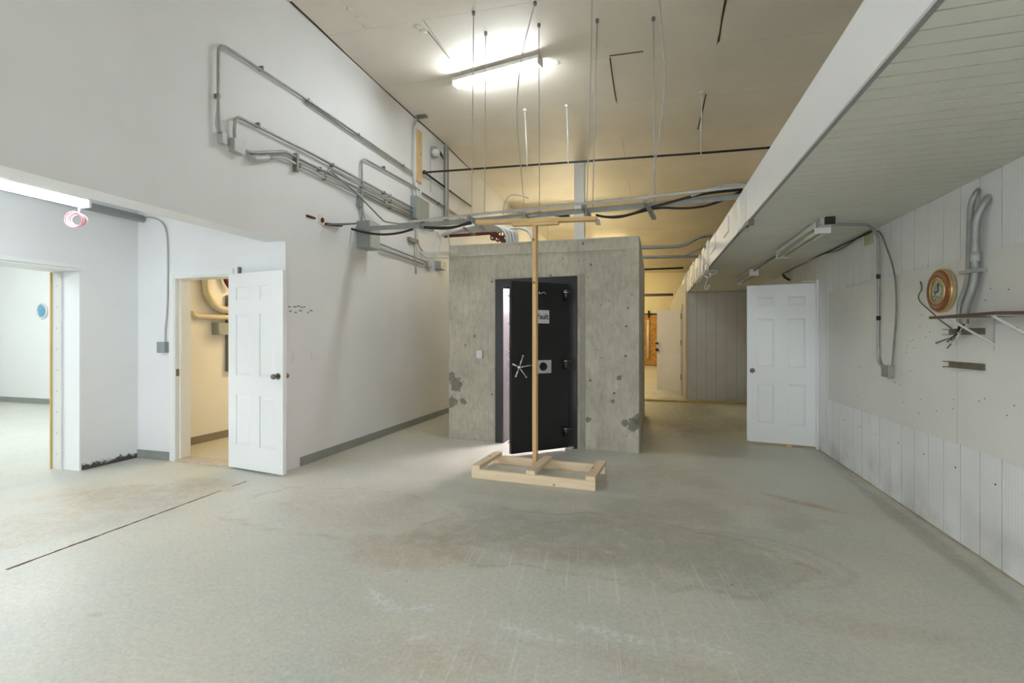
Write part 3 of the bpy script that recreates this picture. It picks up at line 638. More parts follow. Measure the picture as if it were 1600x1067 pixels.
for k, (x, y) in enumerate(((-8.5, 4.5), (-8.5, 1.0), (-12.5, 3.5))):
    lamp('next_room_light', (x-.6, y, 3.40), (x+.6, y, 3.40), 'strip light on the ceiling of the next room, %s' % ('near the opening', 'further forward', 'deepest in')[k], LAMP['far_room'], (.93, .97, 1))
lamp('closet_light', (-4.5, 6.0, 2.85), (-4.5, 7.2, 2.85), 'warm lamp inside the closet behind the open door', LAMP['closet'], (1, .87, .64))
lamp('vault_light', (-1.0, 6.75, 2.18), (-1.0, 7.95, 2.18), 'strip light inside the concrete vault', LAMP['vault'], (1, .96, .97))
for k, (x, y) in enumerate(((-1.6, 18.0), (-1.6, 22.0), (-2.6, 14.0))):
    if k == 2: continue
    lamp('hall_light', (x-.6, y, cz(x)-.12), (x+.6, y, cz(x)-.12), 'warm lamp on the ceiling of the far hall, %s' % ('nearer', 'further')[k], LAMP['hall'], (1, .885, .64))
lamp('hall_light', (-2.8, 12.5, 3.72), (-1.6, 12.5, 3.72), 'added warm fill lamp hanging low in the hall behind the concrete block', LAMP['hall_fill'], (1, .93, .76))  # pendant added out of sight to light the far ceiling warmly
obj('fill_lamp_wire', MB().tube([(-2.7, 12.5, 3.79), (-2.7, 12.5, cz(-2.7)-.003)], .004, 6).tube([(-1.7, 12.5, 3.79), (-1.7, 12.5, cz(-1.7)-.003)], .004, 6), GALVL, label='added pair of thin wires carrying the hall fill lamp behind the concrete block', cat='wire')  # wires added only to carry that fill lamp
# added fill light shaped as a frosted window in the wall behind the camera
wn = thing('fill_window_1', (.5, -3.99, .7), kind='structure')
obj('fill_pane', B(-.8, 1.8, -3.985, -3.975, .7, 2.25), E_('fill_glazing', (.96, .985, 1), LAMP['fill_window']), wn)  # glowing pane added as fill, never in view
obj('fill_window_frame', B(-.88, -.8, -4, -3.96, .62, 2.33).box(1.8, 1.88, -4, -3.96, .62, 2.33).box(-.8, 1.8, -4, -3.96, .62, .7).box(-.8, 1.8, -4, -3.96, 2.25, 2.33), WHITE, wn)
# dead twin-tube fittings under the mezzanine
A_, B_ = at_z(1278, 361, ZS-.085), at_z(1208, 402, ZS-.085)
lamp('soffit_light', (1.39, A_.y, ZS-.085), (1.39, B_.y, ZS-.085), 'unlit two-tube strip light under the low ribbed ceiling', 0, COOL, w_=.12)
lamp('soffit_light', (1.39, 7.6, ZS-.085), (1.39, 8.8, ZS-.085), 'unlit strip light deeper under the low ribbed ceiling', 0, COOL, w_=.12)
obj('conduit', MB().tube([(1.39, B_.y, ZS-.03), (1.39, 7.6, ZS-.03)], .011, 8), GALVD, label='thin conduit joining the two unlit lights under the low ceiling', cat='conduit')
p = at_z(1290, 347, ZS-.03); obj('ceiling_box', B(p.x-.05, p.x+.05, p.y-.04, p.y+.22, ZS-.06, ZS-.001), GALVL, label='small pale metal box on the low ceiling near the unlit light', cat='box')
obj('junction_box', B(p.x-.02, p.x+.05, p.y-.07, p.y-.04, ZS-.06, ZS-.001), DARK, label='dark open knock-out at the end of the pale ceiling box', cat='box')
p = at_z(1168, 350, ZS-.03); obj('ceiling_clip', B(p.x+.0, p.x+.03, p.y, p.y+.16, ZS-.03, ZS-.001).box(p.x+.0, p.x+.045, p.y-.03, p.y, ZS-.045, ZS-.001), M('bracket_grey', (.42, .41, .38), .6), label='small dark bracket under the low ceiling close to the white fascia', cat='bracket')
# ---------------------------------------------------------------- conduits on the left wall
XW = XL+.035
def cond(pts, r, label, X_=XW, mat=None, bnd=.09, clips=(), cat='conduit', name='conduit', ends=None):
    P = [at_x(a, b, X_) for a, b in pts]; o = obj(name, MB().tube(bend(P, bnd), r, 8), mat or GALV, label=label, cat=cat)
    for a, b in clips:
        c = at_x(a, b, X_); obj('clip', B(XL, X_+r+.002, c.y-.010, c.y+.010, c.z-r-.006, c.z+r+.006), GALVD, o)
    return o
def lv(px, py, x2):      # pixel on a level line along the wall starting at (px, py)
    P = at_x(px, py, XW); d = at_x(x2, py, XW).y; l = -P.x*st; z = -XW*st+d*ct
    return (x2, HY-F*(P.z-H)/z)
cond([(342, 208), (341, 170), (341.5, 66), lv(356, 70, 480), lv(356, 70, 644)], .013, 'highest conduit on the left wall, running level from the tall bend', clips=[(341, 150), lv(356, 70, 409), lv(356, 70, 482), lv(356, 70, 560), lv(356, 70, 630)])
cond([lv(360, 78, 480), lv(360, 79, 646)], .011, 'thin conduit just below the highest one on the left wall', X_=XW, mat=GALV)
P = [at_x(340, 206, XW), at_x(337, 190, XW-.01), at_x(341.5, 160, XW)]
obj('flexible_cable', MB().tube(curve(P, 3), .008, 6), GALVL, label='short bowed cable at the foot of the tallest conduit bend', cat='cable')
a, b = at_x(336, 228, XL), at_x(347, 208, XL); obj('junction_box', B(XL, XL+.06, a.y+.02, a.y+.07, a.z+.03, a.z+.13), GALVL, label='leftmost small steel box on the left wall below the tallest conduit', cat='box', bevel=.004)
cond([(367, 222), (366, 200), (369, 181), lv(376, 180, 480), lv(376, 180, 652)], .014, 'second conduit from the top on the left wall, with a short bend above its box', clips=[lv(376, 180, 404), lv(376, 180, 520), lv(376, 180, 600)], bnd=.12)
a = at_x(357, 240, XL); obj('junction_box', B(XL, XL+.07, a.y, a.y+.12, a.z+.02, a.z+.14), GALVL, label='square steel box on the left wall under the second conduit bend', cat='box', bevel=.004)
cond([(376, 232), (392, 239), (446, 237), lv(454, 241, 560), lv(454, 241, 650)], .016, 'third conduit on the left wall, dipping out of the square steel box', bnd=.05, clips=[lv(454, 241, 500), lv(454, 241, 600)])
mb = MB(); p, q = at_x(392, 248, XW), at_x(418, 247, XW); mb.tube([p, p.lerp(q, .15), p.lerp(q, .85), q], .036, 10)
obj('conduit_fitting', mb, GALVL, label='fat oval pulling elbow at the start of the lowest left wall conduit', cat='fitting')
cond([(418, 247), (440, 245), lv(456, 253, 560), lv(456, 253, 565)], .015, 'pale conduit leading from the fat oval fitting on the left wall', mat=GALVL, bnd=.06, clips=[lv(456, 253, 468), lv(456, 253, 508)])
obj('strut_bracket', MB().box(XL, XL+.055, at_x(457, 250, XL).y, at_x(461, 250, XL).y, at_x(458, 268, XL).z, at_x(458, 240, XL).z), GALVD, label='short vertical strut holding two conduits on the left wall', cat='bracket')
obj('strut_bracket', MB().box(XL, XL+.055, at_x(557, 315, XL).y, at_x(562, 315, XL).y, at_x(560, 324, XL).z, at_x(560, 306, XL).z), GREYBOX, label='short greenish bracket at the left wall where conduits cross', cat='bracket')
for i, (x0, y0, r_) in enumerate(((512, 263, .011), (566, 302, .012), (566, 293, .011), (570, 284, .010))):
    cond([lv(x0, y0, x0+1), lv(x0, y0, 648)], r_, ('thin conduit starting behind the crossing diagonal on the left wall', 'lowest conduit of the bundle entering the grey-green box', 'middle conduit of the bundle entering the grey-green box', 'upper conduit of the bundle entering the grey-green box')[i], clips=[lv(x0, y0, 610)])
cond([(508, 272), (513, 264), (560, 305), (600, 346), (625, 350), (700, 341)], .011, 'conduit running diagonally down across the bundle on the left wall', X_=XW+.04, bnd=.06)
cond([(565, 347), (566, 300), (565, 246), lv(573, 245, 640), lv(573, 245, 655)], .014, 'upright conduit that bends level above the grey panel box', bnd=.11, clips=[(566, 292), lv(573, 245, 600)])
cond([(571, 348), (567, 330), (566, 316)], .008, 'thin curved cable entering the top of the grey panel box', mat=GALVL)
cond([lv(573, 247, 660), lv(573, 247, 735)], .016, 'conduit running on behind the vertical struts far along the left wall', mat=GALVD, clips=[lv(573, 247, 686)])
# grey-green box and the panel box
a, b = at_x(641, 346, XL), at_x(657, 318, XL); obj('junction_box', B(XL, XL+.11, a.y, b.y+.1, a.z+.05, b.z+.03), GREYBOX, label='grey-green square box where the conduit bundle ends', cat='box', bevel=.004)
pbx = thing('panel_box', (XL, 5.44, 2.54), 'deep grey electrical panel box on the left wall under the tray', 'box')
obj('box_body', B(XL, -3.455, 5.322, 5.57, 2.53, 2.872), GREYBOX, pbx, bevel=.003); obj('box_cover', B(-3.455, -3.448, 5.33, 5.562, 2.54, 2.862), M('cover_grey', (.72, .73, .70), .5, .1, .02), pbx)
cond([(594, 381), (665, 409)], .012, 'upper of two conduits leaving the panel box to the right', mat=GALV)
cond([(594, 389), (662, 413)], .013, 'lower of two conduits leaving the panel box to the right', mat=GALV)
a = at_x(664, 417, XL); obj('conduit_fitting', B(XL, XL+.07, a.y, a.y+.12, a.z+.0, a.z+.10), GREYBOX, label='small grey elbow box where the two lower conduits meet', cat='box')
a = at_x(679, 420, XL); obj('junction_box', B(XL, XL+.12, a.y, a.y+.22, a.z, a.z+.13), GREYBOX, label='square grey box at the end of the two lower conduits', cat='box')
cond([(684, 405), (686, 385), (690, 374), (683, 360)], .016, 'white pipe rising from the last grey box toward the tray', mat=WHITE, bnd=.15)
cond([(660, 392), (652, 380), (650, 346)], .012, 'pipe dropping from the grey-green box beside the tray', mat=GALVL, bnd=.1)
cond([(656, 395), (666, 403), (700, 403)], .010, 'thin level pipe reaching the concrete block at its left corner', mat=GALVL, bnd=.06)
cond([(651, 345), (649, 400), (650, 428)], .013, 'straight pipe hanging below the grey-green box', mat=GALVL)
cond([(697, 352), (700, 366), (703, 385)], .012, 'white pipe curving down behind the left corner of the concrete block', mat=WHITE, X_=XW+.06)
a, b = at_x(636, 370, XL), at_x(650, 375, XL); obj('strut_bracket', B(XL, XL+.05, a.y, b.y, a.z-.06, a.z), GALVD, label='short horizontal strut on the left wall below the tray', cat='bracket')
# vertical pieces near the far ceiling line
a, b = at_x(650, 283, XL), at_x(657, 208, XL); obj('wood_plank', B(XL, XL+.03, a.y, b.y, a.z, b.z), PLY, label='upright yellow plywood strip on the left wall near the ceiling', cat='board')
cond([(655, 176), (646, 192), (645, 250), (646, 320)], .011, 'thin upright pipe left of the yellow plywood strip', mat=GALVL, bnd=.1)
cond([(660, 178), (650, 190), (648, 196)], .009, 'forked end of the upright pipe under the ceiling', mat=GALVL)
cond([(650, 285), (652, 300), (651, 318)], .014, 'white pipe between the yellow plywood and the grey-green box', mat=WHITE)
a = at_c(656, 181); obj('ceiling_plate', B(a.x-.04, a.x+.12, a.y-.04, a.y+.04, cz(a.x)-.03, cz(a.x)-.006), GALVD, label='flat anchor plate on the ceiling at the left wall above the plywood strip', cat='plate')
st1 = at_x(694, 350, XL); topz = at_x(694, 224, XL).z
obj('strut_channel', B(XL, XL+.08, st1.y-.03, st1.y+.03, st1.z, min(topz, 4.85)), GALV, label='tall vertical steel channel on the left wall up to the ceiling', cat='strut')
cond([(697, 226), (697, 352)], .018, 'bright vertical pipe beside the tall steel channel', mat=GALVL, X_=XW+.06)
a = at_x(672, 244, XL); obj('junction_box', B(XL, XL+.09, a.y, a.y+.12, a.z, a.z+.16), GREYBOX, label='small high grey box near the tall steel channel', cat='box')
mb = MB(); a = at_x(681, 238, XL+.10); mb.ball(a, .07, (1, 1, .9), 12, 8); obj('siren_horn', mb, WHITE, label='round white fitting next to the small high grey box', cat='fitting')
cond([(687, 238), (693, 247)], .022, 'black stub pointing down from the round white fitting', mat=BLACKP, X_=XW+.08)
cond([(673, 245), (673, 300)], .006, 'thin cable hanging from the small high grey box', mat=GALVL)
# black pipe: along the room's width, then along the wall
YP = 7.10; K = Vector((XL+.06, YP, 4.078)); pr_ = at_y(1204, 231.7, YP); pl = thing('black_pipe', K, 'dark steel pipe crossing the room below the high ceiling from wall to mezzanine', 'pipe')
obj('cross_run', MB().tube([K, Vector((.75, YP, K.z+(pr_.z-K.z)*.85)), Vector((1.90, YP, pr_.z))], .015, 10), BLACKP, pl)
obj('wall_run', MB().tube([K, Vector((K.x, 9.2, K.z))], .017, 10), BLACKP, pl); obj('elbow', MB().ball(K, .035), RUST, pl)
for i, a in enumerate(((817, 165), (884, 160), (1098, 137))):
    p = at_c(*a); t_ = (p.x-K.x)/(pr_.x-K.x); zb = K.z+(pr_.z-K.z)*t_
    h_ = thing('hanger_rod', (p.x, YP, zb), 'white hanger rod holding the dark pipe, %s' % ('leftmost', 'middle one', 'rightmost by the mezzanine')[i], 'rod', 'white rods of the dark pipe')
    obj('rod', MB().tube([(p.x, YP-.0, zb), (p.x, YP-.15, cz(p.x)-.004)], .009, 6), WHITE, h_); obj('pipe_ring', MB().ring((p.x, YP, zb), (1, 0, 0), .026, .006, 14, 6), WHITE, h_)
    obj('anchor', MB().tube([(p.x, YP-.15, cz(p.x)-.03), (p.x, YP-.15, cz(p.x)-.002)], .03, 8), WHITE, h_)
# ---------------------------------------------------------------- suspended tray
tr = thing('cable_tray', (-1.2, 5.0, 2.7), 'long grey steel strut tray hanging level across the room on thin rods', 'tray')
def rail(pts, Ys, hh, mat, name, flange):
    P = [at_y(a, b, y_) for (a, b), y_ in zip(pts, Ys)]
    mb = MB()
    for a, b in zip(P, P[1:]):
        mb.obox(a, b-a, Vector((0, .006, 0)), Vector((0, 0, -hh))); mb.obox(a, b-a, Vector((0, flange, 0)), Vector((0, 0, -.005)))
    return obj(name, mb, mat, tr)
rail([(640, 344), (900, 317), (1167, 288)], (4.95, 4.80, 4.70), .026, GALVL, 'near_rail', .05)
rail([(545, 355), (640, 350), (738, 341), (1022, 315.5), (1160, 302)], (5.30, 5.24, 5.20, 5.15, 5.10), .055, GALV, 'far_rail', .10)
for i, (a, b) in enumerate((((732, 336), (756, 357)), ((815, 329), (830, 345)), ((911, 320), (921, 336)), ((1008, 312), (1022, 339)), ((652, 352), (676, 358)))):
    p = at_y(*a, 4.85); q = at_y(*b, 5.38 if i in (0, 3) else 5.28)
    obj('trapeze_bar', MB().obox(p-Vector((.02, 0, .03)), q-p, Vector((.041, 0, 0)), Vector((0, 0, .03))), GALV, tr)
def rod(a, b, ya, yb, r_=.0055, mat=GALVL, nm='hanger_rod', mids=()):
    p = at_c(*a) if a[1] > 1 else None
    if p is None: p = at_y(a[0], a[1], ya); p = Vector((p.x, ya, cz(p.x)))
    p.z = cz(p.x)-.004; q = at_y(*b, yb); P = [p]+[at_y(m[0], m[1], m[2]) for m in mids]+[q]
    o = obj(nm, MB().tube(curve(P, 3) if mids else P, r_, 6), mat, tr); obj('anchor_nut', MB().tube([p-Z*.03, p+Z*.002], .018, 8), GALVD, o)
rod((740, 18), (737, 344), 4.7, 4.85); rod((759, 50), (757, 336), 5.07, 5.2); rod((842, 37), (843, 334), 5.07, 5.2); rod((933, 30), (926, 331), 5.13, 5.2); rod((1021, 27), (1023, 318), 5.2, 5.2)
rod((836, 3), (820, 342), 4.7, 4.85, mids=((812, 95, 4.75), (806, 190, 4.8), (814, 260, 4.82)))
q = at_y(925, 0, 4.35); obj('hanger_rod', MB().tube([(at_y(916, 335, 4.85)), at_y(921, 200, 4.80), at_y(925, 0, 4.70), at_y(925, -10, 4.69)+Vector((0, 0, .35))], .006, 6), GALVL, tr)
obj('hanger_rod', MB().tube(curve([at_y(1012, 318, 4.85), at_y(1024, 255, 4.80), at_y(1042, 130, 4.70), at_y(1032, 30, 4.55), at_y(1028, -40, 4.48), Vector((.05, 4.48, cz(.05)))], 3), .006, 6), GALVL, tr)
# loose cables along the tray
def cab(pts, y_, label, r_=.012, mat=BLACK, name='black_cable', cat='cable'):
    return obj(name, MB().tube(curve([at_y(p[0], p[1], y_ if len(p) < 3 else p[2]) for p in pts], 3), r_, 8), mat, label=label, cat=cat)
cab([(534, 352), (556, 360), (590, 367), (622, 365), (645, 358)], 5.22, 'black cable sagging under the left end of the tray', .014)
cab([(663, 355), (690, 356), (712, 355), (735, 347)], 5.0, 'black cable loop under the tray left of the wooden crossbar', .015)
cab([(664, 356), (700, 358), (722, 352), (737, 349)], 5.1, 'second black cable looping under the tray left of the crossbar', .012)
cab([(833, 334), (845, 332), (872, 337), (890, 338)], 5.2, 'short black cable lying in the tray above the wooden crossbar', .014)
cab([(931, 336), (950, 340), (985, 336), (1010, 325), (1040, 318), (1075, 308), (1110, 301), (1160, 296)], 5.05, 'black cable running right of the crossbar up along the tray', .013)
cab([(938, 338), (965, 341), (1000, 331), (1030, 324), (1065, 326), (1100, 323), (1130, 313), (1158, 299)], 5.15, 'black cable hanging lowest below the right end of the tray', .012)
cab([(1080, 306), (1110, 295), (1140, 288), (1168, 289)], 4.8, 'pale flexible pipe rising off the tray toward the mezzanine', .012, GALVL, 'flexible_pipe', 'pipe')
cab([(786, 335), (788, 315), (798, 303), (815, 306), (826, 310)], 5.2, 'thin whitish wire arching up from the tray', .006, GALVL, 'loose_wire', 'wire')
cab([(840, 336), (826, 338), (805, 340), (760, 352)], 5.15, 'thin pale wire slanting down behind the crossbar', .006, GALVL, 'loose_wire', 'wire')
# curled grey tape hanging off the crossbar end
obj('tape_scrap', MB().obox(at_y(929, 342, 4.80), (.05, 0, -.005), (.012, .01, -.06), (0, .004, 0)), M('tape', (.66, .64, .60), .6), label='scrap of grey tape at the right end of the wooden crossbar', cat='tape')
# rusty bolts at the left end
mb = MB()
rb = thing('rusty_anchor', at_x(505, 345, XL), 'rusty anchor bar with hanging rods on the left wall where the tray ends', 'anchor')
obj('bar', MB().tube([at_x(509, 350, XL+.02), at_x(530, 352, XL+.04), at_x(534, 352, XL+.04)], .017, 8), RUST, rb)
for k, px_ in enumerate((511, 517, 523, 528, 533)): 
    c = at_x(px_, 351, XL+.03); obj('bolt', MB().tube([c, c+Vector((.13+.02*k, 0, .0))], .010, 6), GALVD, rb)
obj('rust_patch', MB().tube([at_x(479, 337, XL+.006), at_x(492, 341, XL+.006)], .014, 8), RUST, label='rusty stub in the left wall left of the tray end', cat='anchor')
a, b = at_x(497, 350, XL), at_x(505, 337, XL); obj('broken_plaster', MB().box(XL, XL+.006, a.y, b.y, a.z, b.z), M('chip_white', (.92, .9, .86), .8), label='pale broken patch of plaster between the rusty pieces', cat='patch')
obj('rust_patch', MB().ball(at_x(504, 344, XL+.02), .03, (.7, .6, 1)), RUST, label='rusty lump beside the pale broken plaster patch', cat='anchor')
# pencil marks and socket scars low on the left wall
mb = MB()
for (x0, y0) in ((450, 480), (458, 480), (464, 479), (470, 481), (474, 480), (452, 487), (460, 489), (467, 486), (480, 489), (484, 486)): 
    c = at_x(x0, y0, XL); mb.box(XL, XL+.002, c.y, c.y+random.uniform(.02, .05), c.z, c.z+.012)
obj('scuff_marks', mb, GALVD, wl, kind='stuff')
mb = MB()
for x0, y0 in ((490, 556), (460, 561)):
    c = at_x(x0, y0, XL); mb.box(XL, XL+.006, c.y-.035, c.y+.035, c.z-.055, c.z+.055)
obj('blank_plate', mb, WL, wl)
# ---------------------------------------------------------------- pipes over the vault
for k in range(4):
    o_ = k*.095; y_ = 6.5+o_*.6
    P = [at_y(690+k*3, 368-k*2, y_-.2), at_y(735+4*k, 353+k*2.2, y_), at_y(778+k*6.5-6, 352+k*3.2-2, y_+.1), at_y(797+k*5-6, 362, y_+.1), at_y(803+k*5-8, 385, y_+.1), at_y(803+k*5-8, 388, y_+.1)-Z*.0]
    P[-1].z = 2.552; P[-2].z = 2.62
    if P[-2].z < P[-1].z: P[-2].z = P[-1].z+.05
    obj('large_conduit', MB().tube(bend(P, .16, 6), .025, 12), GALVL, label='fat pale conduit bending down onto the concrete block, %s' % ('innermost of four', 'second from inside', 'third from inside', 'outermost of four')[k], cat='conduit')
cab([(786, 360, 7.6), (800, 356, 7.6), (815, 355, 7.6), (828, 361, 7.6), (834, 376, 7.6), (834, 407, 7.6)], 7.6, 'single white pipe curving down behind the wooden post', .03, WHITE, 'white_pipe', 'pipe')
vv = thing('rusty_valves', at_y(775, 372, 8.0), 'cluster of rusty pipe valves above the concrete block', 'valve')
obj('valve_pipe', MB().tube([Vector((XL+.01, 8.0, at_y(740, 366, 8.0).z)), at_y(740, 366, 8.0), at_y(768, 364, 8.0), at_y(792, 378, 8.0)], .03, 8), RUST, vv)
for (a, b) in ((770, 364), (776, 361), (783, 366), (787, 374), (778, 372), (771, 370)):
    c = at_y(a, b, 8.0); obj('valve_wheel', MB().ring(c, (random.uniform(-.5, .5), 1, random.uniform(-.5, .5)), .055, .016, 14, 6).tube([c-Z*.07, c+Z*.07], .014, 6), RUST, vv)
obj('strut_bracket', MB().tube([at_y(725, 356, 6.4), at_y(742, 367, 6.9)], .02, 6), GALVD, label='slanting steel strut under the fat conduits by the concrete block', cat='bracket')
# pipes crossing the far hall
YH = 8.6
def hall(pts, r_, mat, label, y_=YH, far=False):
    P = [at_y(a, b, y_) for a, b in pts]
    if far: P = [Vector((XL+.005, y_, P[0].z))]+P[1:-1]+[Vector((.672 if y_ > 11 else .7, y_, P[-1].z))]
    return obj('hall_pipe', MB().tube(bend(P, .15), r_, 8), mat, label=label, cat='pipe')
hall([(700, 396), (1004, 387), (1066, 385), (1094, 369), (1112, 367)], .030, GALV, 'upper thick pipe across the hall with an upward kink at the mezzanine')
hall([(900, 404), (1004, 402), (1098, 400.5)], .026, GALV, 'lower thick pipe across the hall under the kinked one')
hall([(1072, 399), (1098, 386.5), (1104, 385)], .014, GALV, 'thin branch pipe rising from the lower hall pipe')
hall([(780, 429), (1004, 421), (1082, 418)], .022, BLACKP, 'black pipe across the hall below the two grey pipes', 12.0, True)
hall([(940, 464), (1004, 461), (1060, 460)], .05, GALVD, 'dull pipe low across the distant hall above the sliding door', 18.0, True)
# ---------------------------------------------------------------- alcove fittings
obj('large_pipe', MB().tube([(-5.61, 1.0, 2.74), (-5.61, 4.08, 2.74)], .042, 12), M('pipe_grey', (.66, .67, .67), .5, .2), label='thick grey pipe along the top of the alcove side wall', cat='pipe')
c = Vector((-5.61, 4.07, 2.74)); 
P = [at_y(a, b, 4.075) for a, b in ((216, 339), (240, 339), (256, 348), (262, 370), (262, 440), (261, 490), (258, 515), (258, 535))]
obj('wall_cable', MB().tube(curve(P, 3), .008, 6), GALVL, label='thin cable dropping from the alcove pipe to the switch box', cat='cable')
a, b = at_y(252, 551, 4.09), at_y(264, 534, 4.09); obj('switch_box', B(a.x, b.x, 4.035, 4.09, a.z, b.z), GREYBOX, label='small grey switch box left of the closet door', cat='switch', bevel=.004)
PINKM = M('pink_wire', (.90, .45, .52), .4); cw = thing('coiled_wire', (-4.45, 2.50, 2.25), 'coil of pink and white wire hanging under the bright alcove light', 'wire')
for k in range(4):
    c = at_x(115, 343, -4.43)+Vector((.006*k, .01*k, 0)); obj('wire_loop', MB().ring(c, (.5+.1*k, -1, .1*k), .062-.004*k, .005, 24, 6), (PINKM, WHITE, PINKM, WHITE)[k], cw)
obj('hook', MB().tube([c+Z*.05, Vector((c.x-.01, c.y, 2.455))], .006, 6), WHITE, cw)
# closet pipes on its left wall
XC = XA+.06
def clo(pts, r_, label, mat, X_=XC, cat='pipe', bn=.2): return obj('closet_pipe', MB().tube(bend([at_x(a, b, X_) for a, b in pts], bn, 6), r_, 10), mat, label=label, cat=cat)
CREAM = M('cream_pipe', (.80, .78, .70), .5, .1)
clo([(298, 489), (306, 494), (330, 495), (360, 496)], .035, 'level pale pipe inside the closet', CREAM)
clo([(321, 425), (323, 462), (340, 483), (362, 485)], .05, 'wide curved pale pipe at the top of the closet', CREAM, bn=.5)
clo([(352, 425), (353, 440), (362, 452)], .03, 'dark red curved cable at the top of the closet', RUST)
a, b = at_x(331, 523, XA), at_x(353, 505, XA); obj('closet_box', B(XA, XA+.12, a.y, b.y, a.z, b.z), GREYBOX, label='grey junction box inside the closet', cat='box')
a, b = at_x(352, 580, XA), at_x(357, 462, XA); obj('closet_strut', B(XA, XA+.05, a.y, b.y+.05, a.z, b.z), GALVD, label='upright grey strut inside the closet beside the door edge', cat='strut')
# next room: sticker and ceiling pipes
st2 = thing('wall_clock', at_y(67, 486, 6.88), 'pale blue round clock on the bright wall of the next room', 'clock')
c = at_y(67, 486, 6.899); obj('clock_rim', MB().ring(c-Vector((0, .02, 0)), (0, 1, 0), .15, .018, 28, 8), WHITE, st2); obj('clock_face', MB().tube([c, c-Vector((0, .015, 0))], .145, 28), M('sky_face', (.45, .68, .78), .4, 0, .35, 7), st2)
obj('room_pipe', MB().tube([(-13, 6.2, 3.05), (-9.6, 6.2, 2.97)], .025, 8), BLACKP, label='black pipe hanging near the ceiling of the next room', cat='pipe')
# ---------------------------------------------------------------- right wall fittings
XB = XR-.013
ck = thing('wall_clock', (XB, 4.09, 1.56), 'round wall clock with brown and brass rim on the white board', 'clock')
cy = 4.05; czk = at_x(1471.5, 454, XB-.03).z; c = Vector((XB, cy, czk)); ex = Vector((-1, 0, 0)); R_ = .148
obj('case', MB().tube([c, c+ex*.035], R_, 40), M('clock_gold', (.86, .80, .66), .35, .2), ck)
obj('wood_rim', MB().ring(c+ex*.035, ex, R_-.030, .028, 44, 10, .5), M('clock_brown', (.52, .31, .20), .35, .1), ck, label='brown wooden rim')
obj('brass_ring', MB().ring(c+ex*.044, ex, R_-.058, .007, 44, 8), M('brass', (.85, .72, .45), .3, .8), ck, label='brass inner ring'); obj('outer_ring', MB().ring(c+ex*.030, ex, R_-.002, .008, 44, 8), MATS['brass'], ck)
obj('clock_face', MB().tube([c+ex*.0, c+ex*.037], R_-.062, 36), M('face_cream', (.70, .70, .64), .5), ck)
mb = MB()
for k in range(12):
    a = math.pi*k/6; d = Vector((0, math.sin(a), math.cos(a))); mb.obox(c+ex*.038+d*.058-Vector((0, .002, .002)), d*.014+Vector((0, .001, 0)), Vector((0, .004, .004)), ex*.001)
obj('hour_marks', mb, DARK, ck)
mb = MB().tube([c+ex*.041, c+ex*.041+Vector((0, -.002, .055))], .0028, 6).tube([c+ex*.041, c+ex*.041+Vector((0, .035, -.014))], .0035, 6); obj('hands', mb, DARK, ck)
obj('numeral_ring', MB().ring(c+ex*.037, ex, .045, .0018, 30, 4), DARK, ck)
sh = thing('wall_shelf', (XB, 3.36, 1.50), 'dark brown shelf on white metal brackets fixed to the right wall', 'shelf')
zs_ = 1.494; obj('shelf_board', B(1.68, XB, 3.06, 3.68, zs_, zs_+.016), BROWN, sh, bevel=.002)
WB = M('bracket_white', (.80, .80, .79), .4)
for yb_ in (3.53, 3.14):
    br = obj('bracket', B(XB-.003, XB-.0002, yb_, yb_+.022, zs_-.20, zs_-.003).box(1.70, XB-.003, yb_, yb_+.022, zs_-.004, zs_-.0005), WB, sh)
    obj('bracket_brace', MB().obox((XB-.006, yb_+.004, zs_-.165), (-(XB-.006-1.715), 0, .157), (0, .014, 0), (.006, 0, .008)), WB, br)
def rw(pts, r_, label, mat=GALV, off=.03, name='conduit', cat='conduit', k=3):
    return obj(name, MB().tube(curve([at_x(p[0], p[1], XR-off if len(p) < 3 else XR-p[2]) for p in pts], k), r_, 10), mat, label=label, cat=cat)
c1 = rw([(1528, 298, 0), (1526, 300, .03), (1517, 316, .05), (1516, 345, .05), (1514, 400, .05), (1514, 430, .05), (1509, 452, .05), (1500, 472, .06), (1499, 500, .06), (1499, 504, .06)], .017, 'left of two thick grey conduits curving down behind the shelf')
c2 = rw([(1545, 308, 0), (1541, 313, .03), (1527, 335, .06), (1523, 365, .06), (1523, 400, .05), (1524, 432, .05), (1518, 458, .06), (1509, 480, .07), (1507, 500, .07), (1507, 506, .07)], .021, 'right and thicker of two grey conduits curving down behind the shelf')
obj('coupling', MB().tube([at_x(1523.5, 394, XR-.05), at_x(1523.5, 408, XR-.05)], .025, 12), GALVL, c2); p = at_x(1520, 424, XR-.05)
obj('pipe_strap', B(XR-.09, XB-.001, p.y-.07, p.y+.07, p.z-.012, p.z+.012), GALV, label='steel strap holding the two thick conduits to the white board', cat='strap')
for i, (y0, y1) in enumerate(((512, 524), (565, 577))):
    a, b = at_x(1484, y1, XB), at_x(1540, y1, XB); t_ = at_x(1484, y0, XB)
    so = thing('strut_channel', (XB, a.y, a.z), ('upper rusty horizontal strut channel under the shelf', 'lower rusty horizontal strut channel on the white board')[i], 'strut')
    RC = M('rusty_channel', (.50, .47, .40), .6, .3, .2, 20)
    zz = at_x(1510, (y0+y1)/2, XB).z; obj('channel_back', B(XB-.006, XB-.0005, b.y, a.y, zz-.02, zz+.02), RC, so)
    for s in (-.02, .016): obj('channel_lip', B(XB-.03, XB-.006, b.y, a.y+.03, zz+s, zz+s+.004), RC, so)
wb = thing('wire_bundle', at_x(1500, 525, XR-.06), 'bundle of cut black and white wires sticking out below the two conduits', 'wires')
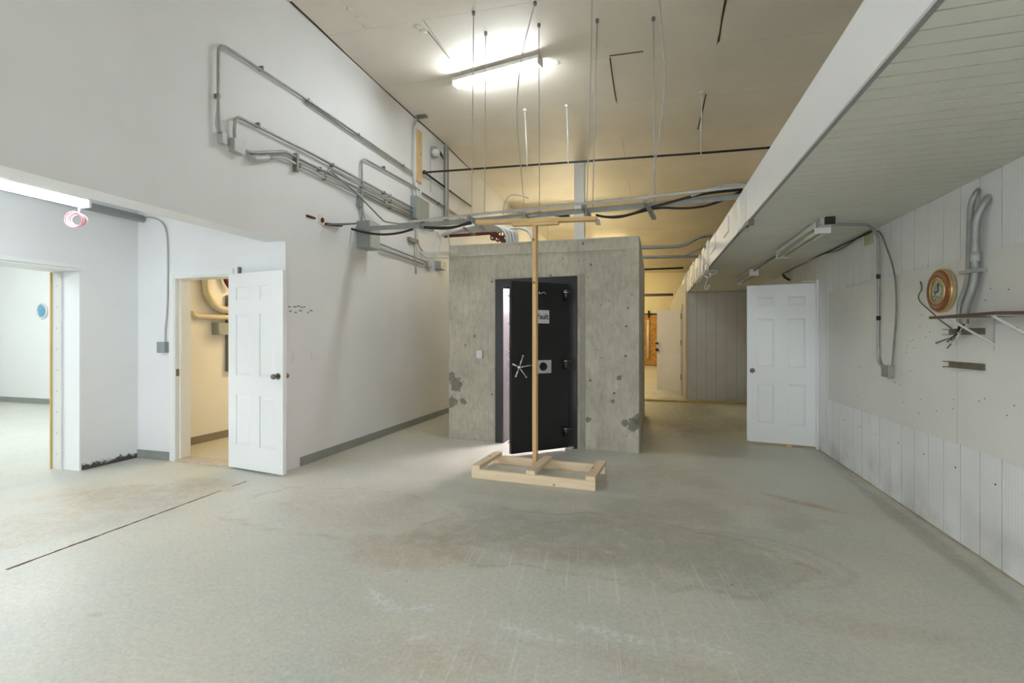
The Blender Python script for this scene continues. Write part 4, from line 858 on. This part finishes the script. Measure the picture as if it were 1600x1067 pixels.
for k in range(11):
    s_ = at_x(1503+random.uniform(-4, 5), 505, XR-.065+random.uniform(-.008, .008)); e_ = at_x(random.choice((1462, 1466, 1480, 1483, 1486, 1490, 1495)), random.uniform(530, 546), XR-.10)
    m_ = at_x(1500+random.uniform(-6, 6), 520+random.uniform(-3, 4), XR-.10)
    obj('wire', MB().tube(curve([s_, m_, e_], 3), .0035, 6), (BLACK, BLACK, WHITE, GALVL)[k % 4], wb)
rw([(1438, 440), (1441, 452), (1434, 462), (1437, 472), (1450, 483), (1460, 492), (1470, 502), (1486, 513)], .004, 'thin loose wire wandering over the white board left of the clock', GALVD, .022, 'loose_wire', 'wire')
# conduit from the soffit light to the outlet box
ZT = ZS-.03
P = [at_z(1283, 353, ZT), at_z(1300, 351.5, ZT), at_z(1345, 350.5, ZT), at_z(1358, 352, ZT)]
P = [Vector((min(p.x, XR-.03), p.y, ZT)) for p in P]+[at_x(a, b, XR-.035) for a, b in ((1372, 366), (1373, 400), (1372.5, 470), (1372, 560), (1376, 570), (1380, 574))]
oc = obj('conduit', MB().tube(bend(P, .12), .012, 8), GALV, label='slim conduit from the unlit light down the right wall to the outlet box', cat='conduit')
for y_ in (432, 497): q = at_x(1372.5, y_, XR-.035); obj('coupling', MB().tube([q-Z*.02, q+Z*.02], .016, 10), DARK, oc)
fc_ = rw([(1366, 360, .03), (1376, 362, .03), (1386, 388, .04), (1397, 420, .04), (1401, 455, .03), (1400, 500, .03), (1396, 545, .03), (1394, 572, .04)], .007, 'thin armoured cable curving down the right wall beside the slim conduit', GALVD, name='armoured_cable', cat='cable')
a, b = at_x(1386, 588, XB), at_x(1398, 572, XB); obj('outlet_box', B(XB-.045, XB-.0005, b.y, a.y, a.z, b.z), GALV, label='square steel outlet box at the foot of the slim conduit', cat='box', bevel=.003)
a, b = at_x(1356, 384, XR), at_x(1366, 360, XR); obj('wood_block', B(XR-.03, XR-.002, b.y, a.y, a.z, b.z), M('pale_block', (.72, .71, .60), .6), label='small pale wood block on the right wall under the low ceiling', cat='block')
rw([(1365, 358), (1340, 371), (1318, 388), (1300, 394), (1275, 398), (1262, 408), (1240, 418), (1225, 424)], .008, 'upper cable sagging along the top edge of the right wall', GALVD, .03, 'sagging_cable', 'cable')
rw([(1362, 362), (1338, 373), (1322, 380), (1300, 391), (1278, 400), (1258, 408), (1235, 422), (1222, 428)], .006, 'lower cable sagging along the top edge of the right wall', DARK, .04, 'sagging_cable', 'cable')
rw([(1224, 430), (1227, 434), (1233, 437)], .018, 'dark clump of cable ends above the white six-panel door', DARK, .05, 'cable_clump', 'cable', 1)
# tangled white cord on the fascia
def fz(px, py, o=.02): return fas(px, py, -o)
tg = thing('cord_tangle', fz(1106, 420), 'tangled white cord hanging from the fascia corner above the partition', 'cord')
for pts in (((1100, 405), (1098, 420), (1101, 432), (1107, 434), (1112, 430), (1106, 424), (1103, 428), (1108, 418), (1104, 412)), ((1106, 424), (1120, 422), (1122, 426), (1112, 430), (1106, 428)), ((1101, 425), (1096, 435), (1090, 442), (1082, 443)), ((1105, 432), (1104, 440), (1101, 450), (1104, 454), (1110, 448), (1107, 444), (1106, 450))):
    obj('cord_loop', MB().tube(curve([at_y(a, b, 7.0+.1*k_ % .3) for k_, (a, b) in enumerate(pts)], 3), .008, 6), WHITE, tg)
